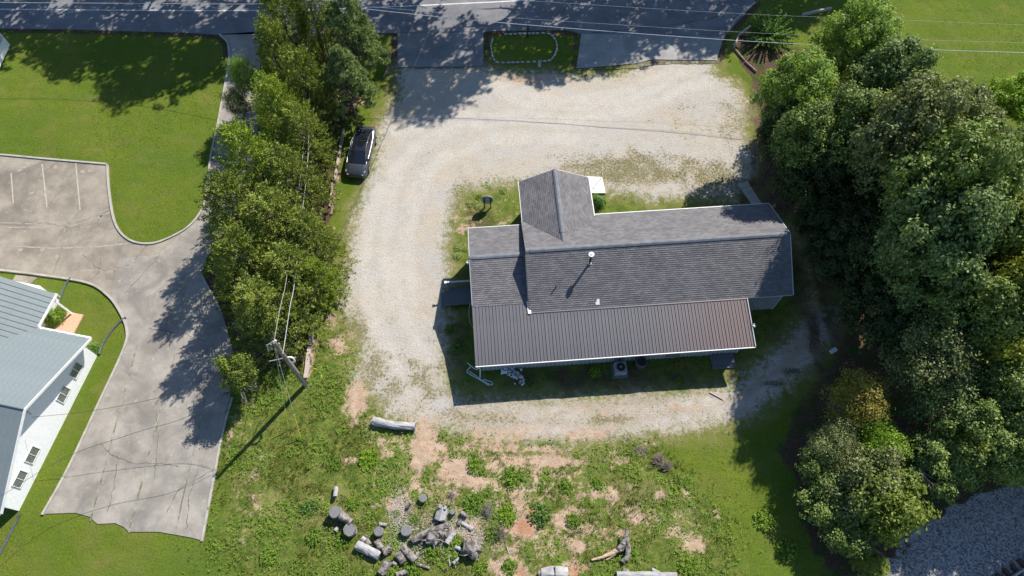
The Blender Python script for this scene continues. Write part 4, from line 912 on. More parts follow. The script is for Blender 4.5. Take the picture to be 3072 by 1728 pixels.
tree_at('cedar_tree', 'cedA', 735, 690, 4.0, 2.5, 6.8, 'cedar crossed by the service wires', group=G1)
tree_at('cedar_tree', 'cedB', 800, 700, 2.6, 1.6, 4.6, 'small fresh green cedar at the lower gravel edge', group=G1)
tree_at('cedar_tree', 'cedA', 665, 775, 4.5, 2.6, 7.2, 'dark cedar at the pole end of the evergreen row', group=G1)
tree_at('oak_tree', 'small', 655, 830, 2.4, 1.6, 4.4, 'thin yellow-green sapling next to the utility pole top', leafm='olive')
tree_at('thorn_tree', 'small', 603, 935, 2.6, 1.45, 4.6, 'small yellow-green tree with bare grey twigs near the lower concrete', leafm='yellowgreen')
tree_at('oak_tree', 'loose', 610, 185, 4.2, 1.3, 6.0, 'pale broadleaf tree reaching over the kerb near the road', leafm='maple')
tree_at('oak_tree', 'loose', 590, 250, 3.2, 1.1, 4.6, 'sparse broadleaf sapling over the narrow drive', leafm='olive')
# ---- right wood
G2 = 'trees of the wood on the right'
RT = [
 ('maple_tree','oakC',2165,95,8.0,3.0,10.8,'pale lime maple, topmost tree of the wood beside the mown field',None),
 ('maple_tree','oakC',2015,225,7.6,2.9,10.4,'pale green maple nearest the entrance at the wood corner',None),
 ('oak_tree','oakB',2255,190,9.0,3.0,12.0,'blue-grey tree under the power line at the field edge','teal'),
 ('oak_tree','oakA',2030,345,7.0,2.9,9.8,'oak overhanging the gravel at the left front of the wood',None),
 ('oak_tree','oakA',2150,330,7.6,3.3,10.6,'large oak behind the left front one',None),
 ('oak_tree','oakC',2290,320,11.0,3.5,14.4,'large pale oak in the upper middle of the wood','olive'),
 ('oak_tree','oakB',2400,300,9.5,3.2,12.4,'grey-green oak bordering the mown field','olive'),
 ('oak_tree','oakC',2400,440,11.8,3.6,15.4,'tall oak with bright top right of the wood centre','oak'),
 ('oak_tree','oakA',2370,590,10.4,3.6,14.0,'tallest blue-green oak of the wood','teal'),
 ('oak_tree','oakB',2490,560,9.5,3.2,12.8,'oak between the tallest oak and the golden trees','oak'),
 ('oak_tree','oakA',2330,740,6.0,2.9,8.8,'oak below the tallest one, half in shade','teal'),
 ('oak_tree','oakA',2130,500,4.0,2.7,6.2,'low shaded tree between house and wood centre','shade_leaf'),
 ('oak_tree','oakB',2125,650,3.6,2.6,5.6,'low shaded tree right of the house wall','shade_leaf'),
 ('oak_tree','oakB',2300,860,4.0,2.4,6.2,'dark oak above the feathery tree','oak'),
 ('oak_tree','oakA',2450,780,7.5,3.2,10.4,'dark oak at the lower right of the wood',None),
 ('shaded_tree','oakB',2240,485,5.5,3.2,8.0,'very dark tree in the shaded heart of the wood','shade_leaf'),  # low wood trees from here; shade is put into their leaf colour
 ('shaded_tree','oakA',2205,630,5.0,3.1,7.6,'very dark tree level with the house ridge inside the wood','shade_leaf'),
 ('shaded_tree','oakB',2215,770,4.4,3.0,7.0,'very dark tree above the orange and gold leaved tree','shade_leaf'),
 ('shaded_tree','oakA',2330,830,5.0,2.8,7.4,'very dark tree between the tallest oak and the feathery tree','shade_leaf'),
 ('shaded_tree','oakB',1985,330,5.6,2.3,8.0,'dark low tree at the left front of the wood beside the gravel','shade_leaf'),
 ('shaded_tree','oakA',2035,440,5.2,2.5,7.6,'dark low tree beyond the upper right house corner','shade_leaf'),
 ('shaded_tree','oakB',2080,560,3.6,2.3,5.8,'dark low tree right of the house gable end','shade_leaf'),
 ('golden_tree','oakC',2560,590,9.5,2.6,12.4,'golden green tree at the right edge','gold'),
 ('golden_tree','oakC',2575,720,9.5,2.6,12.0,'yellow-green tree at the right edge below the golden one','gold'),
 ('golden_tree','small',2540,860,7.5,2.2,9.6,'yellow-leaved tree top between dark crowns at the right edge','gold'),
 ('field_tree','oakB',2555,250,3.6,2.3,5.6,'fresh green tree at the field corner on the right edge','lime'),
 ('field_tree','oakA',2580,400,5.0,2.6,7.4,'rounded green tree on the right edge below the field','oak'),
 ('scrub_tree','loose',2350,890,6.0,2.9,8.6,'feathery fine-leaved tree in the lower wood','olive'),
 ('scrub_tree','loose',2380,1010,4.6,2.4,7.2,'feathery green tree below the first feathery one','teal'),
 ('scrub_tree','loose',2160,1010,3.6,2.1,5.8,'orange and gold leaved tree at the edge of the drive shade','autumn'),
 ('scrub_tree','loose',2095,1120,2.8,1.7,4.6,'round olive tree at the lawn edge','olive'),
 ('scrub_tree','loose',2210,1110,3.0,1.8,4.8,'bright green slim tree beside the round olive one','lime'),
 ('scrub_tree','small',2230,1270,3.2,2.6,5.2,'yellow-green tree nearest the railway ballast','yellowgreen'),
 ('scrub_tree','small',2160,1230,2.6,2.2,4.4,'dull green bushy tree behind the bright one by the ballast','olive'),
 ('scrub_tree','small',2210,1190,3.6,2.0,5.2,'brownish bushy tree between the slim tree and the one by the ballast','olive'),
 ('scrub_tree','oakB',2350,1160,3.6,2.4,5.8,'dark bushy tree with bare grey twigs','oak'),
 ('scrub_tree','oakB',2470,1090,5.0,2.8,7.6,'dark tree at the lower right edge','oak'),
 ('scrub_tree','small',2420,1130,4.6,1.1,6.4,'yellow-green crown showing above dark trees','gold'),
 ('scrub_tree','oakB',2540,980,6.0,2.9,8.6,'dark green tree on the right edge below the yellow trees','oak'),
 ('scrub_tree','oakA',2570,1080,5.5,2.8,8.2,'dark tree cut by the right edge above the sapling','oak'),
 ('scrub_tree','small',2560,1160,4.0,1.8,6.0,'light green sapling at the lower right edge','maple'),
 ('scrub_tree','small',2080,1260,1.8,1.9,3.2,'low dark green thicket at the lawn edge','oak'),
 ('scrub_tree','small',2070,1180,2.0,1.6,3.4,'upper dark green thicket at the lawn edge','oak'),
 ('scrub_tree','small',2130,1340,1.6,1.7,3.0,'low thicket at the bottom of the wood edge','oak'),
 ('pine_tree','pine',2200,1425,1.6,1.1,2.8,'small yellow-green pine at the bottom by the ballast','pineyellow'),
]
for nm, kd, ox, oy, zt, rr, hh, lb, lm in RT: tree_at(nm, kd, ox, oy, zt, rr, hh, lb, group=G2, leafm=lm)
for i, (x, y, rr, hh) in enumerate([(34.5, 10.5, 3.4, 9.5), (38.5, 14.0, 3.6, 11), (39.5, 8.0, 3.4, 10), (44, 11.5, 3.6, 11), (35.5, 17, 3.4, 11)]):
    tree('trackside_tree', 'oakB', x, y, rr, hh, 'tree beyond the right edge whose shade falls on the railway ballast', group='trees beyond the ballast', leafm='oak')
# ---- trees across the road: their tops are above the frame, their shade lies on road and lawn
for i, (x, y, rr, hh) in enumerate([(-48, 60, 5.5, 17.5), (-38.5, 60.5, 5.8, 19), (-29, 60, 5.6, 17.5), (-19.8, 60, 6.2, 21), (-12, 61, 5.5, 19), (-3, 60, 5.5, 19.5), (5.5, 58.8, 4.8, 22.5), (12.5, 59.5, 5.6, 17.8), (19.5, 61.5, 5, 18.5), (28, 64, 5.5, 19), (37, 68, 6.5, 20)]):
    tree('roadside_tree', 'tall', x, y, rr, hh, 'tall tree beyond the road whose shade falls on the asphalt', group='trees beyond the road', rot=i * 1.3)

# ------------------------------------------------------------------ shrubs and beds
SH = {'ball': shrub_mesh('foliage', LM['bush'], 20, .62, .85, 2600, .045), 'weed': shrub_mesh('foliage', LM['weed'], 21, .62, .42, 760, .06, 1), 'spiky': shrub_mesh('foliage', LM['bush'], 22, 2.1, 2.4, 7000, .09, 1),
      'dead': None}
STEM = MB().tube([(0, 0, -.05), (0, 0, .35)], [.03, .015], 6).mesh('stem', M_BARK)
def shrub(name, key, x, y, s, label, cat='shrub', mat=None, group=None, sz=None):
    t_ = thing(name, label, cat, (x, y, 0), rnd.uniform(0, 6), group); f = link('foliage', SH[key], t_); f.scale = (s, s, sz or s); st = link('stem', STEM, t_); st.scale = (1, 1, s)
    if mat: f.material_slots[0].link = 'OBJECT'; f.material_slots[0].material = LM[mat]
shrub('rounded_bush', 'ball', *P(1796, 612)[:2], 1.0, 'clipped round bush beside the pale concrete slab')
shrub('rounded_bush', 'ball', *P(281, 1052)[:2], .85, 'dark round bush at the corner of the white building', mat='bush')
shrub('leafy_bush', 'ball', *P(165, 962)[:2], 1.15, 'bright leafy bush beside the brick patio', mat='weed')
shrub('leafy_bush', 'ball', *P(188, 940)[:2], .75, 'smaller leafy bush next to the porch post', mat='weed')
shrub('large_shrub', 'spiky', *O(1930, 95)[:2], 1.0, 'large spreading shrub on the mulch bed by the road')
for i, (a, b, s, lb) in enumerate([(1510, 573, .55, 'pale plant in the bed left of the front gable'), (1437, 592, .45, 'pale plant above the oval sign'), (1408, 612, .5, 'yellow-green plant left of the oval sign'),
        (1438, 622, .5, 'spiky pale plant at the foot of the oval sign'), (1372, 745, .5, 'tall pale plant at the left edge of the bed'), (1374, 768, .5, 'pale plant near the left roof corner'), (1395, 748, .35, 'small white-flowered plant near the left roof corner')]):
    shrub('garden_plant', 'weed', *P(a, b)[:2], s, lb, 'plant', 'pale' if i != 1 else 'weed', 'plants in the bed left of the house')
for a, b, s, lb, mt in [(1785, 1118, .7, 'sunlit climber behind the house under the metal roof', 'lime'), (2042, 1092, .6, 'dry brown plant behind the house', 'autumn'), (2035, 1142, .4, 'small fern behind the house', 'weed'), (1352, 990, .7, 'dark shrub along the left wall of the house', 'bush'), (1375, 1040, .8, 'dark shrub below the left wall of the house', 'bush'), (1372, 915, .7, 'dark shrub beside the timber landing', 'bush'), (1590, 1150, .6, 'low shrub beside the rubbish heap', 'bush')]:
    shrub('yard_plant', 'weed', *P(a, b)[:2], s, lb, 'plant', mt)
WB = [(2370,1075),]
BL = [(1105,1378,1.3,'bright yellow-green bush below the white log','lime'),(1000,1395,.9,'low bush left of the bright bush','weed'),(930,1525,1.1,'dark bush left of the two grey stumps','bush'),(945,1610,1.1,'bush below the left stumps','weed'),(1030,1625,1.0,'bush in the shadow of the left stumps','weed'),
      (805,1670,1.1,'round bush alone in the lower left grass','weed'),(1060,1510,.9,'bush between the left stumps and the chip pile','weed'),(1422,1510,1.3,'broad bush right of the cut block','weed'),(1480,1600,1.1,'bush right of the big root stump','weed'),(1520,1545,1.2,'bush over the red earth','lime'),(1620,1545,1.5,'wide dark green bush right of the red earth','bush'),
      (1300,1660,1.1,'leafy weed in the shade of the root ball','weed'),(1370,1625,.9,'leafy weed between planks and root ball','lime'),(1245,1560,.7,'weed above the fallen trunk','weed'),(1180,1715,1.0,'weed in front of the lowest logs','weed'),(1240,1705,1.1,'weed right of the lowest logs','weed'),(1440,1700,1.0,'weed below the big root stump','weed'),(1090,1655,.9,'weed under the long pale log','weed'),
      (1530,1700,1.0,'low bush near the bottom edge left of the pale slab','weed'),(1700,1460,1.0,'green clump in the right grass','weed'),(1790,1450,.8,'small green clump in the right grass','weed'),(1430,1400,1.2,'dark weed clump below the sandy strip','weed'),(1540,1430,1.4,'broad weed clump below the sandy strip','weed'),(1720,1560,1.0,'low green clump above the driftwood','weed'),(2060,1700,1.2,'leafy clump at the bottom right of the grass','weed'),(2290,1560,1.3,'leafy clump in the shade of the thicket','weed'),(2360,1650,1.3,'leafy clump at the bottom by the thicket','weed'),
      (1190,1540,.5,'tiny weed beside the chip pile','weed')]
for a, b, s, lb, mt in BL: shrub('weed_bush', 'weed', *P(a, b)[:2], s * .8, lb, 'bush', mt, 'wild bushes in the rough grass')

# countless low herbage and grass tufts
def tufts(name, poly_test, n, hmin, hmax, mat, seed, wid=.02, box=(-30, 34, 2, 52), blades=4, lean=.6, patch=None):
    rg = np.random.default_rng(seed); x = rg.uniform(box[0], box[1], n); y = rg.uniform(box[2], box[3], n); k = poly_test(x, y, rg); x, y = x[k], y[k]
    if patch: k = patch(x, y, rg); x, y = x[k], y[k]
    m_ = len(x); X = np.repeat(x, blades) + rg.normal(0, .05, m_ * blades); Y = np.repeat(y, blades) + rg.normal(0, .05, m_ * blades); N = len(X)
    h = rg.uniform(hmin, hmax, N); a = rg.uniform(0, 6.283, N); ln = rg.uniform(.1, lean, N) * h; w_ = wid * rg.uniform(.6, 1.4, N); pa = a + 1.57
    co = np.empty((N, 3, 3)); co[:, 0] = np.stack([X - np.cos(pa) * w_, Y - np.sin(pa) * w_, np.full(N, -.03)], 1); co[:, 1] = np.stack([X + np.cos(pa) * w_, Y + np.sin(pa) * w_, np.full(N, -.03)], 1)
    co[:, 2] = np.stack([X + np.cos(a) * ln, Y + np.sin(a) * ln, h], 1)
    me = bpy.data.meshes.new(name); me.vertices.add(N * 3); me.loops.add(N * 3); me.polygons.add(N); me.vertices.foreach_set('co', co.ravel())
    me.loops.foreach_set('vertex_index', np.arange(N * 3, dtype=np.int32)); me.polygons.foreach_set('loop_start', (np.arange(N) * 3).astype(np.int32)); me.materials.append(mat); me.update()
    return link(name, me, kind='stuff')
PAVE = [LOT, ROADP, APRON_L, APRON_R]
hc = np.array([uvw(-1, 16.9), uvw(20.5, 16.9), uvw(20.5, 30), uvw(-1, 30)])
wbc = np.array([(-60, 4), (-29.3, 7), (-28.8, 18.3), (-31, 22), (-60, 30)])
def in_grass(x, y, rg):
    p = np.stack([x, y], 1); g = np.minimum(np.minimum(sdist(p, GRAVEL), -sdist(p, YARD)), -sdist(p, ISLAND)); ok = g < rg.normal(-.1, .35, len(x))
    for q in PAVE: ok &= sdist(p, q) < -.05
    ok &= sdist(p, hc) < 0; ok &= sdist(p, wbc) < 0; ok &= sdist(p, LITTER_SHADE) < rg.normal(0, .6, len(x)); ok &= sdist(p, BALLAST) < 0
    ok &= blobs(x, y, DIRT) < rg.uniform(.25, .9, len(x)); return ok
in_weedy = lambda x, y, rg: in_grass(x, y, rg) & (sdist(np.stack([x, y], 1), WEEDY) > rg.normal(0, .8, len(x)))
M_GRS = leaf_mat('grass_blades', [(.085, .145, .016), (.13, .17, .018), (.19, .22, .032)], .25, gain=1.0)
M_GRW = leaf_mat('weedy_grass_blades', [(.10, .145, .022), (.16, .185, .035), (.25, .24, .08)], .25, yellow=(.27, .22, .10), ylo=.57, gain=1.0)
tufts('grass', in_grass, 130000, .02, .07, M_GRS, 51, .016, (-48, 48, 2, 54), 2, 1.0)
tufts('rough_grass', in_weedy, 60000, .05, .20, M_GRW, 52, .02, (-22, 20, 0, 22), 4, .9, patch=lambda x, y, rg: fbm(x, y, .7, 77) > rg.uniform(.25, .62, len(x)))
def herb(n, seed):
    rg = np.random.default_rng(seed); x = rg.uniform(-20, 20, n); y = rg.uniform(1, 20, n); k = in_weedy(x, y, rg) & (fbm(x, y, .55, 91) > rg.uniform(.46, .60, n)); x, y = x[k], y[k]
    C = np.repeat(np.stack([x, y, rg.uniform(.03, .16, len(x))], 1), 5, 0) + rg.normal(0, .05, (len(x) * 5, 3)) * np.array([1, 1, .6]); d = np.tile([0, 0, 1.0], (len(C), 1))
    return quads_mesh('herbs', *leaves(C, d, .045, rg, .8, .8), LM['weed'])
link('herbs', herb(33000, 5), kind='stuff')
# sparse weeds standing in the gravel
def in_sparse(x, y, rg):
    p = np.stack([x, y], 1); g = np.minimum(np.minimum(sdist(p, GRAVEL), -sdist(p, YARD)), -sdist(p, ISLAND)); return (g > -.2) & (blobs(x, y, SPARSE, 9) * fbm(x, y, 1.2, 61) > rg.uniform(.18, .75, len(x)))
tufts('gravel_weeds', in_sparse, 60000, .015, .05, leaf_mat('dusty_weeds', [(.09, .11, .035), (.15, .155, .05), (.22, .20, .09)], .1, gain=1.0), 53, .022, (-18, 22, 8, 46), 3, 1.6)

# ------------------------------------------------------------------ parked car
def build_car():
    F = Vector(P(1069, 541, 0)); Rr = Vector(P(1093, 397, .9)); d = Vector((F.x - Rr.x, F.y - Rr.y, 0)).normalized(); c = F - d * 2.42
    car = thing('parked_car', 'dark grey electric sedan with black glass roof parked on the grass verge', 'car', (c.x, c.y, 0.0), math.atan2(d.y, d.x) - math.pi / 2)
    M_CAR = varied('dark_grey_car_paint', (0.045, 0.05, 0.06), (0.055, 0.06, 0.07), 1, 0.3, metal=.3, coat=1.0)
    M_GL = varied('car_glass', (0.008, 0.010, 0.014), (0.012, 0.014, 0.02), 1, 0.04, spec=1.0)
    M_TY = varied('tyre_rubber', (0.015, 0.015, 0.015), (0.03, 0.03, 0.03), 8, .9); M_RIM = varied('alloy_rim', (.55, .56, .57), (.7, .7, .7), 3, .25, metal=.8)
    M_LT = varied('headlight_glass', (.30, .32, .34), (.42, .44, .46), 3, .1, spec=.9); M_RED = varied('tail_light', (.25, .01, .01), (.35, .02, .02), 3, .2)
    st = [(-2.42,.60,.62,.64),(-2.38,.74,.84,.88),(-2.22,.84,.95,1.02),(-1.8,.90,.95,.99),(-1.2,.925,.94,.97),(-.4,.93,.93,.95),(.5,.925,.92,.94),(1.15,.92,.88,.93),(1.6,.905,.82,.90),(2.0,.87,.74,.80),(2.22,.80,.67,.71),(2.36,.68,.58,.61),(2.43,.48,.50,.52)]
    m = MB(); vs = []; K = 13
    for y, w_, zb, zt in st:
        half = [(w_ * .88, .20), (w_ * .985, .36), (w_, .56), (w_ * .985, zb - .10), (w_ * .90, zb), (w_ * .55, zt - .012), (0, zt)]
        vs += [(x, y, z) for x, z in half] + [(-x, y, z) for x, z in half[-2::-1]]
    m.add(vs, [(i * K + k, i * K + k + 1, (i + 1) * K + k + 1, (i + 1) * K + k) for i in range(len(st) - 1) for k in range(K - 1)] + [tuple(range(K))[::-1], tuple((len(st) - 1) * K + k for k in range(K))] + [(i * K, (i + 1) * K, (i + 1) * K + K - 1, i * K + K - 1) for i in range(len(st) - 1)])
    b = m.build('body', M_CAR, car, smooth=True)
    gh = [(-2.02,.66,.70,1.03),(-1.62,.74,.66,1.20),(-1.15,.79,.61,1.35),(-.45,.82,.585,1.435),(.15,.82,.585,1.44),(.5,.82,.60,1.39),(.95,.80,.635,1.19),(1.42,.74,.68,.95)]
    def strip(name, i0, i1, mat, kind):
        mm = MB(); v2 = []
        for y, wb_, wt, z in gh[i0:i1 + 1]:
            if kind == 'top': v2 += [(wt, y, z - .05), (wt * .6, y, z - .008), (0, y, z + .01), (-wt * .6, y, z - .008), (-wt, y, z - .05)]
            elif kind == 'L': v2 += [(-wt, y, z - .05), (-wb_, y, .94)]
            else: v2 += [(wb_, y, .94), (wt, y, z - .05)]
        k = 5 if kind == 'top' else 2; n = i1 - i0
        mm.add(v2, [(i * k + j, i * k + j + 1, (i + 1) * k + j + 1, (i + 1) * k + j) for i in range(n) for j in range(k - 1)]); return mm.build(name, mat, car, smooth=True)
    strip('rear_window', 0, 2, M_GL, 'top'); strip('glass_roof', 2, 5, M_GL, 'top'); strip('windscreen', 5, 7, M_GL, 'top'); strip('side_window', 0, 7, M_GL, 'L'); strip('side_window', 0, 7, M_GL, 'R')
    for s in (-1, 1):
        MB().tube([(s * (wt + .005), y, z - .048) for y, wb_, wt, z in gh], .028, 6).build('roof_rail', M_CAR, car, smooth=True)
        MB().tube([(s * (wb_ + .03), y, .955) for y, wb_, wt, z in gh[1:]], .013, 5).build('window_trim', M_RIM, car)
        mi = MB().box(s * .93 - .11, s * .93 + .11, .98, 1.14, .95, 1.06).build('mirror', M_CAR, car)
        MB().add([(s * .50, 2.33, .60), (s * .62, 2.37, .585), (s * .83, 2.0, .735), (s * .75, 1.95, .772)], [(0, 1, 2, 3) if s > 0 else (3, 2, 1, 0)]).build('headlight', M_LT, car).location.z = .018
        MB().box(min(s * .45, s * .76), max(s * .45, s * .76), -2.405, -2.33, .78, .86).build('tail_light', M_RED, car)
        for y in (1.45, -1.42):
            M_ = MB(); M_.tube([(s * .74, y, .335), (s * .95, y, .335)], .335, 18); wo_ = M_.build('wheel', M_TY, car); MB().tube([(s * .951, y, .335), (s * .957, y, .335)], .23, 14).build('rim', M_RIM, wo_)
    for y, z, wt in ((-.45, 1.447, .57), (.5, 1.402, .59), (-1.15, 1.362, .60)): MB().box(-wt, wt, y - .012, y + .012, z - .004, z + .002).build('roof_crossbar', M_CAR, car)
    MB().box(-.55, .55, 2.36, 2.45, .26, .36).build('lower_grille', M_BLACK, car)
build_car()

# ------------------------------------------------------------------ poles, wires
M_POLE = varied('weathered_pole_wood', (0.20, 0.17, 0.145), (0.33, 0.29, 0.25), 4, 0.9, bump=.5, stretch=(1, 1, .15))
M_WIRE = varied('aluminium_wire', (0.55, 0.55, 0.56), (0.65, 0.65, 0.66), 2, 0.4, metal=.2)
M_WIREB = varied('black_cable', (0.035, 0.035, 0.04), (0.06, 0.06, 0.065), 2, 0.6)
M_YEL = varied('yellow_guy_guard', (.62, .56, .05), (.72, .66, .10), 2, .6)
base = Vector(P(917, 1154)); top = Vector(P(821, 1026, 7.65))
pole = thing('utility_pole', 'weathered timber utility pole leaning slightly beside the timber edging', 'utility pole', tuple(base))
tl = top - base
MB().tube([(0, 0, -.2)] + [tuple(tl * f) for f in (.25, .5, .75, 1)], [.17, .16, .145, .13, .115], 14).build('shaft', M_POLE, pole, smooth=False)
at = lambda f: tl * f
MB().tube([tuple(at(.985) + Vector((-.05, .1, .05))), tuple(at(1.01)), tuple(at(.98) + Vector((-.45, -.12, -.05))), tuple(at(.90) + Vector((-.5, -.25, 0)))], .035, 6).build('pole_bracket', M_FASC, pole)
for q in ((.05, .16, .0), (-.28, -.02, -.1), (-.2, -.25, -.25), (.16, .10, -.3)): MB().tube([tuple(at(.97) + Vector(q)), tuple(at(.97) + Vector(q) + Vector((0, 0, .14)))], [.06, .045], 8).build('insulator', M_GUT if q[1] > 0 else M_FASC, pole)
MB().tube(catmull([tuple(at(.96) + Vector((.12, .05, 0))), tuple(at(.93) + Vector((.35, .25, 0))), tuple(at(.9) + Vector((.3, .1, -.1))), tuple(at(.88) + Vector((.1, .1, 0)))], 4), .014, 5).build('service_loop', M_WIREB, pole)
MB().tube(catmull([tuple(at(.96) + Vector((-.15, -.05, 0))), tuple(at(.9) + Vector((-.35, -.35, 0))), tuple(at(.87) + Vector((-.2, -.3, -.1))), tuple(at(.85) + Vector((-.05, -.1, 0)))], 4), .014, 5).build('service_loop', M_WIREB, pole)
MB().tube(catmull([tuple(at(.66) + Vector((.12, .05, 0))), tuple(at(.66) + Vector((.42, .02, 0))), tuple(at(.60) + Vector((.45, -.05, 0))), tuple(at(.56) + Vector((.2, -.05, 0)))], 4), .06, 8).build('riser_bend', M_GUT, pole)
MB().tube([tuple(at(.66) + Vector((-.1, 0, 0))), tuple(at(.66) + Vector((-1.0, -.22, 0)))], .022, 6).build('stand_off_arm', M_FASC, pole)
MB().tube([tuple(at(.30) + Vector((.17, .02, 0))), tuple(at(.02) + Vector((.19, .02, 0)))], .02, 6).build('ground_wire', M_WIREB, pole)
p2b = Vector(P(927, 5, 7.8)); p2 = thing('utility_pole', 'utility pole hidden among the evergreens by the road', 'utility pole', (p2b.x, p2b.y, 0))
MB().tube([(0, 0, -.2), (0, 0, 4), (0, 0, 8.0)], [.16, .14, .12], 12).build('shaft', M_POLE, p2)
MB().box(-.05, .05, -.8, .8, 7.45, 7.55).build('crossarm', M_POLE, p2)
def wire(label, pts, r=.018, mat=None, group='overhead wires'):
    q = catmull([P(a, b, z) if z is not None else a for a, b, z in pts], 8); o = thing('overhead_wire', label, 'wire', tuple(q[0]), group=group)
    MB().tube([tuple(p - q[0]) for p in q], r, 5).build('cable', mat or M_WIRE, o)
wire('thin wire from the pole top up through the evergreens, left one', [(822, 1026, 7.6), (840, 925, 6.9), (859, 838, 6.2), (885, 640, 4.0), (908, 470, 4.6), (920, 230, 3.8), (926, 5, 7.8)], .011)
wire('thick wire from the pole up through the evergreens to the road', [(848, 1062, 6.2), (853, 1034, 6.1), (870, 920, 5.7), (884, 845, 5.2), (905, 650, 3.8), (924, 470, 4.6), (929, 230, 3.8), (929, 5, 7.6)], .018)
wire('long thin wire running from the pole past the car across the road', [(850, 1066, 6.1), (886, 1010, 6.1), (962, 835, 5.8), (1050, 637, 5.7), (1150, 420, 5.7), (1197, 307, 5.8), (1299, 65, 6.2), (1330, -20, 6.6)], .013, M_WIREB)
wire('upper of the two thin wires over the entrances', [(927, 5, 7.8), (1135, 22, 6.9), (1500, 51, 6.2), (2200, 95, 6.0), (2730, 118, 6.6), (3200, 132, 7.2)], .007)
wire('thick bright wire over the entrances and the mown field', [(927, 8, 7.4), (1060, 23, 6.8), (1500, 68, 5.8), (2200, 121, 5.6), (2730, 147, 6.2), (3200, 162, 7.0)], .02)
wire('topmost wire above the right side of the road', [(927, 3, 8.2), (1400, -8, 7.4), (1600, 3, 7.0), (2200, 40, 6.6), (2700, 60, 7.0), (3200, 80, 7.6)], .007)
wire('wire running left from the evergreens above the road', [(927, 5, 7.8), (755, 12, 6.9), (404, 10, 6.0), (0, 7, 5.9), (-300, 0, 6.4)], .016)
wire('thin service wire from the pole to the white building', [(810, 1040, 7.2), (755, 1075, 6.3), (660, 1135, 5.0), (560, 1172, 4.4), (400, 1210, 4.0), (250, 1236, 3.9), (94, 1252, 3.9)], .013, M_WIREB)
wire('lower service wire from the pole to the roof of the white building', [(812, 1046, 7.0), (600, 1230, 4.9), (400, 1300, 4.3), (200, 1370, 4.4), (0, 1490, 5.2)], .013, M_WIREB)
def guy(a, b, c, label):
    A = Vector(P(*a)); g0 = Vector(P(*b)); o = thing('guy_wire', label, 'wire', tuple(g0), group='guy wires of the utility pole'); d = A - g0
    MB().tube([(0, 0, 0), tuple(d)], .010, 5).build('cable', M_WIRE, o); MB().tube([tuple(d * .01), tuple(d * c)], .028, 6).build('guard', M_YEL, o)
guy((822, 1030, 7.2), (903, 1318), .28, 'right guy wire with yellow guard below the pole')
guy((822, 1032, 7.0), (866, 1290), .26, 'left guy wire with yellow guard below the pole')

# ------------------------------------------------------------------ timbers, stones, small yard things
M_TIMB = varied('bleached_timber', (0.34, 0.27, 0.23), (0.52, 0.44, 0.38), 3, 0.9, bump=.4, stretch=(6, .6, 6))
M_TIMR = varied('reddish_timber', (0.22, 0.13, 0.10), (0.36, 0.24, 0.19), 3, 0.9, bump=.4)
def timber(a, b, w_, h, label, mat=None, group='landscape timbers'):
    A, B = Vector(P(*a)), Vector(P(*b)); d = B - A; o = thing('landscape_timber', label, 'timber', tuple(A), math.atan2(d.y, d.x), group); L = d.length; m = MB(); N = 6; vs = []
    for i in range(N + 1):
        j = rnd.uniform(-.012, .012); k = rnd.uniform(-.008, .008)
        for y, z in ((-w_ / 2, 0), (w_ / 2, 0), (w_ / 2 - .02, h), (-w_ / 2 + .02, h)): vs.append((L * i / N, y + j, z + (k if z else 0)))
    m.add(vs, [(4 * i + q, 4 * i + (q + 1) % 4, 4 * i + 4 + (q + 1) % 4, 4 * i + 4 + q) for i in range(N) for q in range(4)] + [(3, 2, 1, 0), (4 * N, 4 * N + 1, 4 * N + 2, 4 * N + 3)])
    m.build('beam', mat or M_TIMB, o)
timber((945, 946), (931, 1038), .30, .22, 'upper of the two wide timbers above the utility pole')
timber((930, 1042), (918, 1136), .30, .22, 'wide timber ending at the foot of the utility pole')
timber((1032, 390), (1021, 450), .22, .2, 'timber at the evergreen edge just left of the car')
timber((1020, 453), (1004, 546), .20, .2, 'long pale timber left of the car front')
timber((997, 552), (990, 622), .14, .2, 'narrow timber below the car, left of a pair')
timber((1004, 578), (995, 645), .20, .15, 'wide timber below the car, right of a pair', M_TIMR)
timber((1172, 158), (1168, 196), .12, .15, 'reddish timber at the edge of the pine bed', M_TIMR)
timber((1167, 200), (1150, 234), .12, .15, 'lower reddish timber at the edge of the pine bed', M_TIMR)
timber((2254, 78), (2216, 108), .22, .2, 'pale timber at the upper left of the mulch bed')
timber((2214, 111), (2201, 146), .16, .2, 'timber at the left side of the mulch bed')
timber((2203, 150), (2232, 184), .12, .2, 'dark timber at the lower left of the mulch bed', M_TIMR)
timber((2234, 187), (2268, 218), .12, .2, 'dark timber at the bottom of the mulch bed', M_TIMR)
timber((2405, 47), (2492, 28), .22, .25, 'grey timber between the shrub and the maple at the field')
M_STONE = varied('pale_edging_stone', (0.36, 0.35, 0.33), (0.52, 0.50, 0.47), 4, .9, bump=.3, world=True)
ring = thing('stone_ring', 'oval ring of pale edging stones on the grass island', 'edging', P(1572, 145))
rp = catmull([P(*q) for q in [(1480,112),(1474,135),(1476,160),(1484,182),(1500,189),(1560,188),(1640,184),(1660,172),(1670,150),(1668,125),(1655,107),(1638,101),(1580,102),(1510,104)]], 10)
acc = 0; last = rp[0]; rc = Vector(P(1572, 145)); stn = MB().box(-.17, .17, -.065, .065, -.02, .11).mesh('edging_stone', M_STONE)
for p_, q_ in zip(rp[:-1], rp[1:]):
    acc += (q_ - p_).length
    if acc > .375:
        acc = 0; d = q_ - p_; o = link('edging_stone', stn, ring, loc=tuple(q_ - rc), rz=math.atan2(d.y, d.x) + rnd.uniform(-.08, .08)); o.scale = (rnd.uniform(.85, 1.0), rnd.uniform(.8, 1.15), rnd.uniform(.8, 1.2))
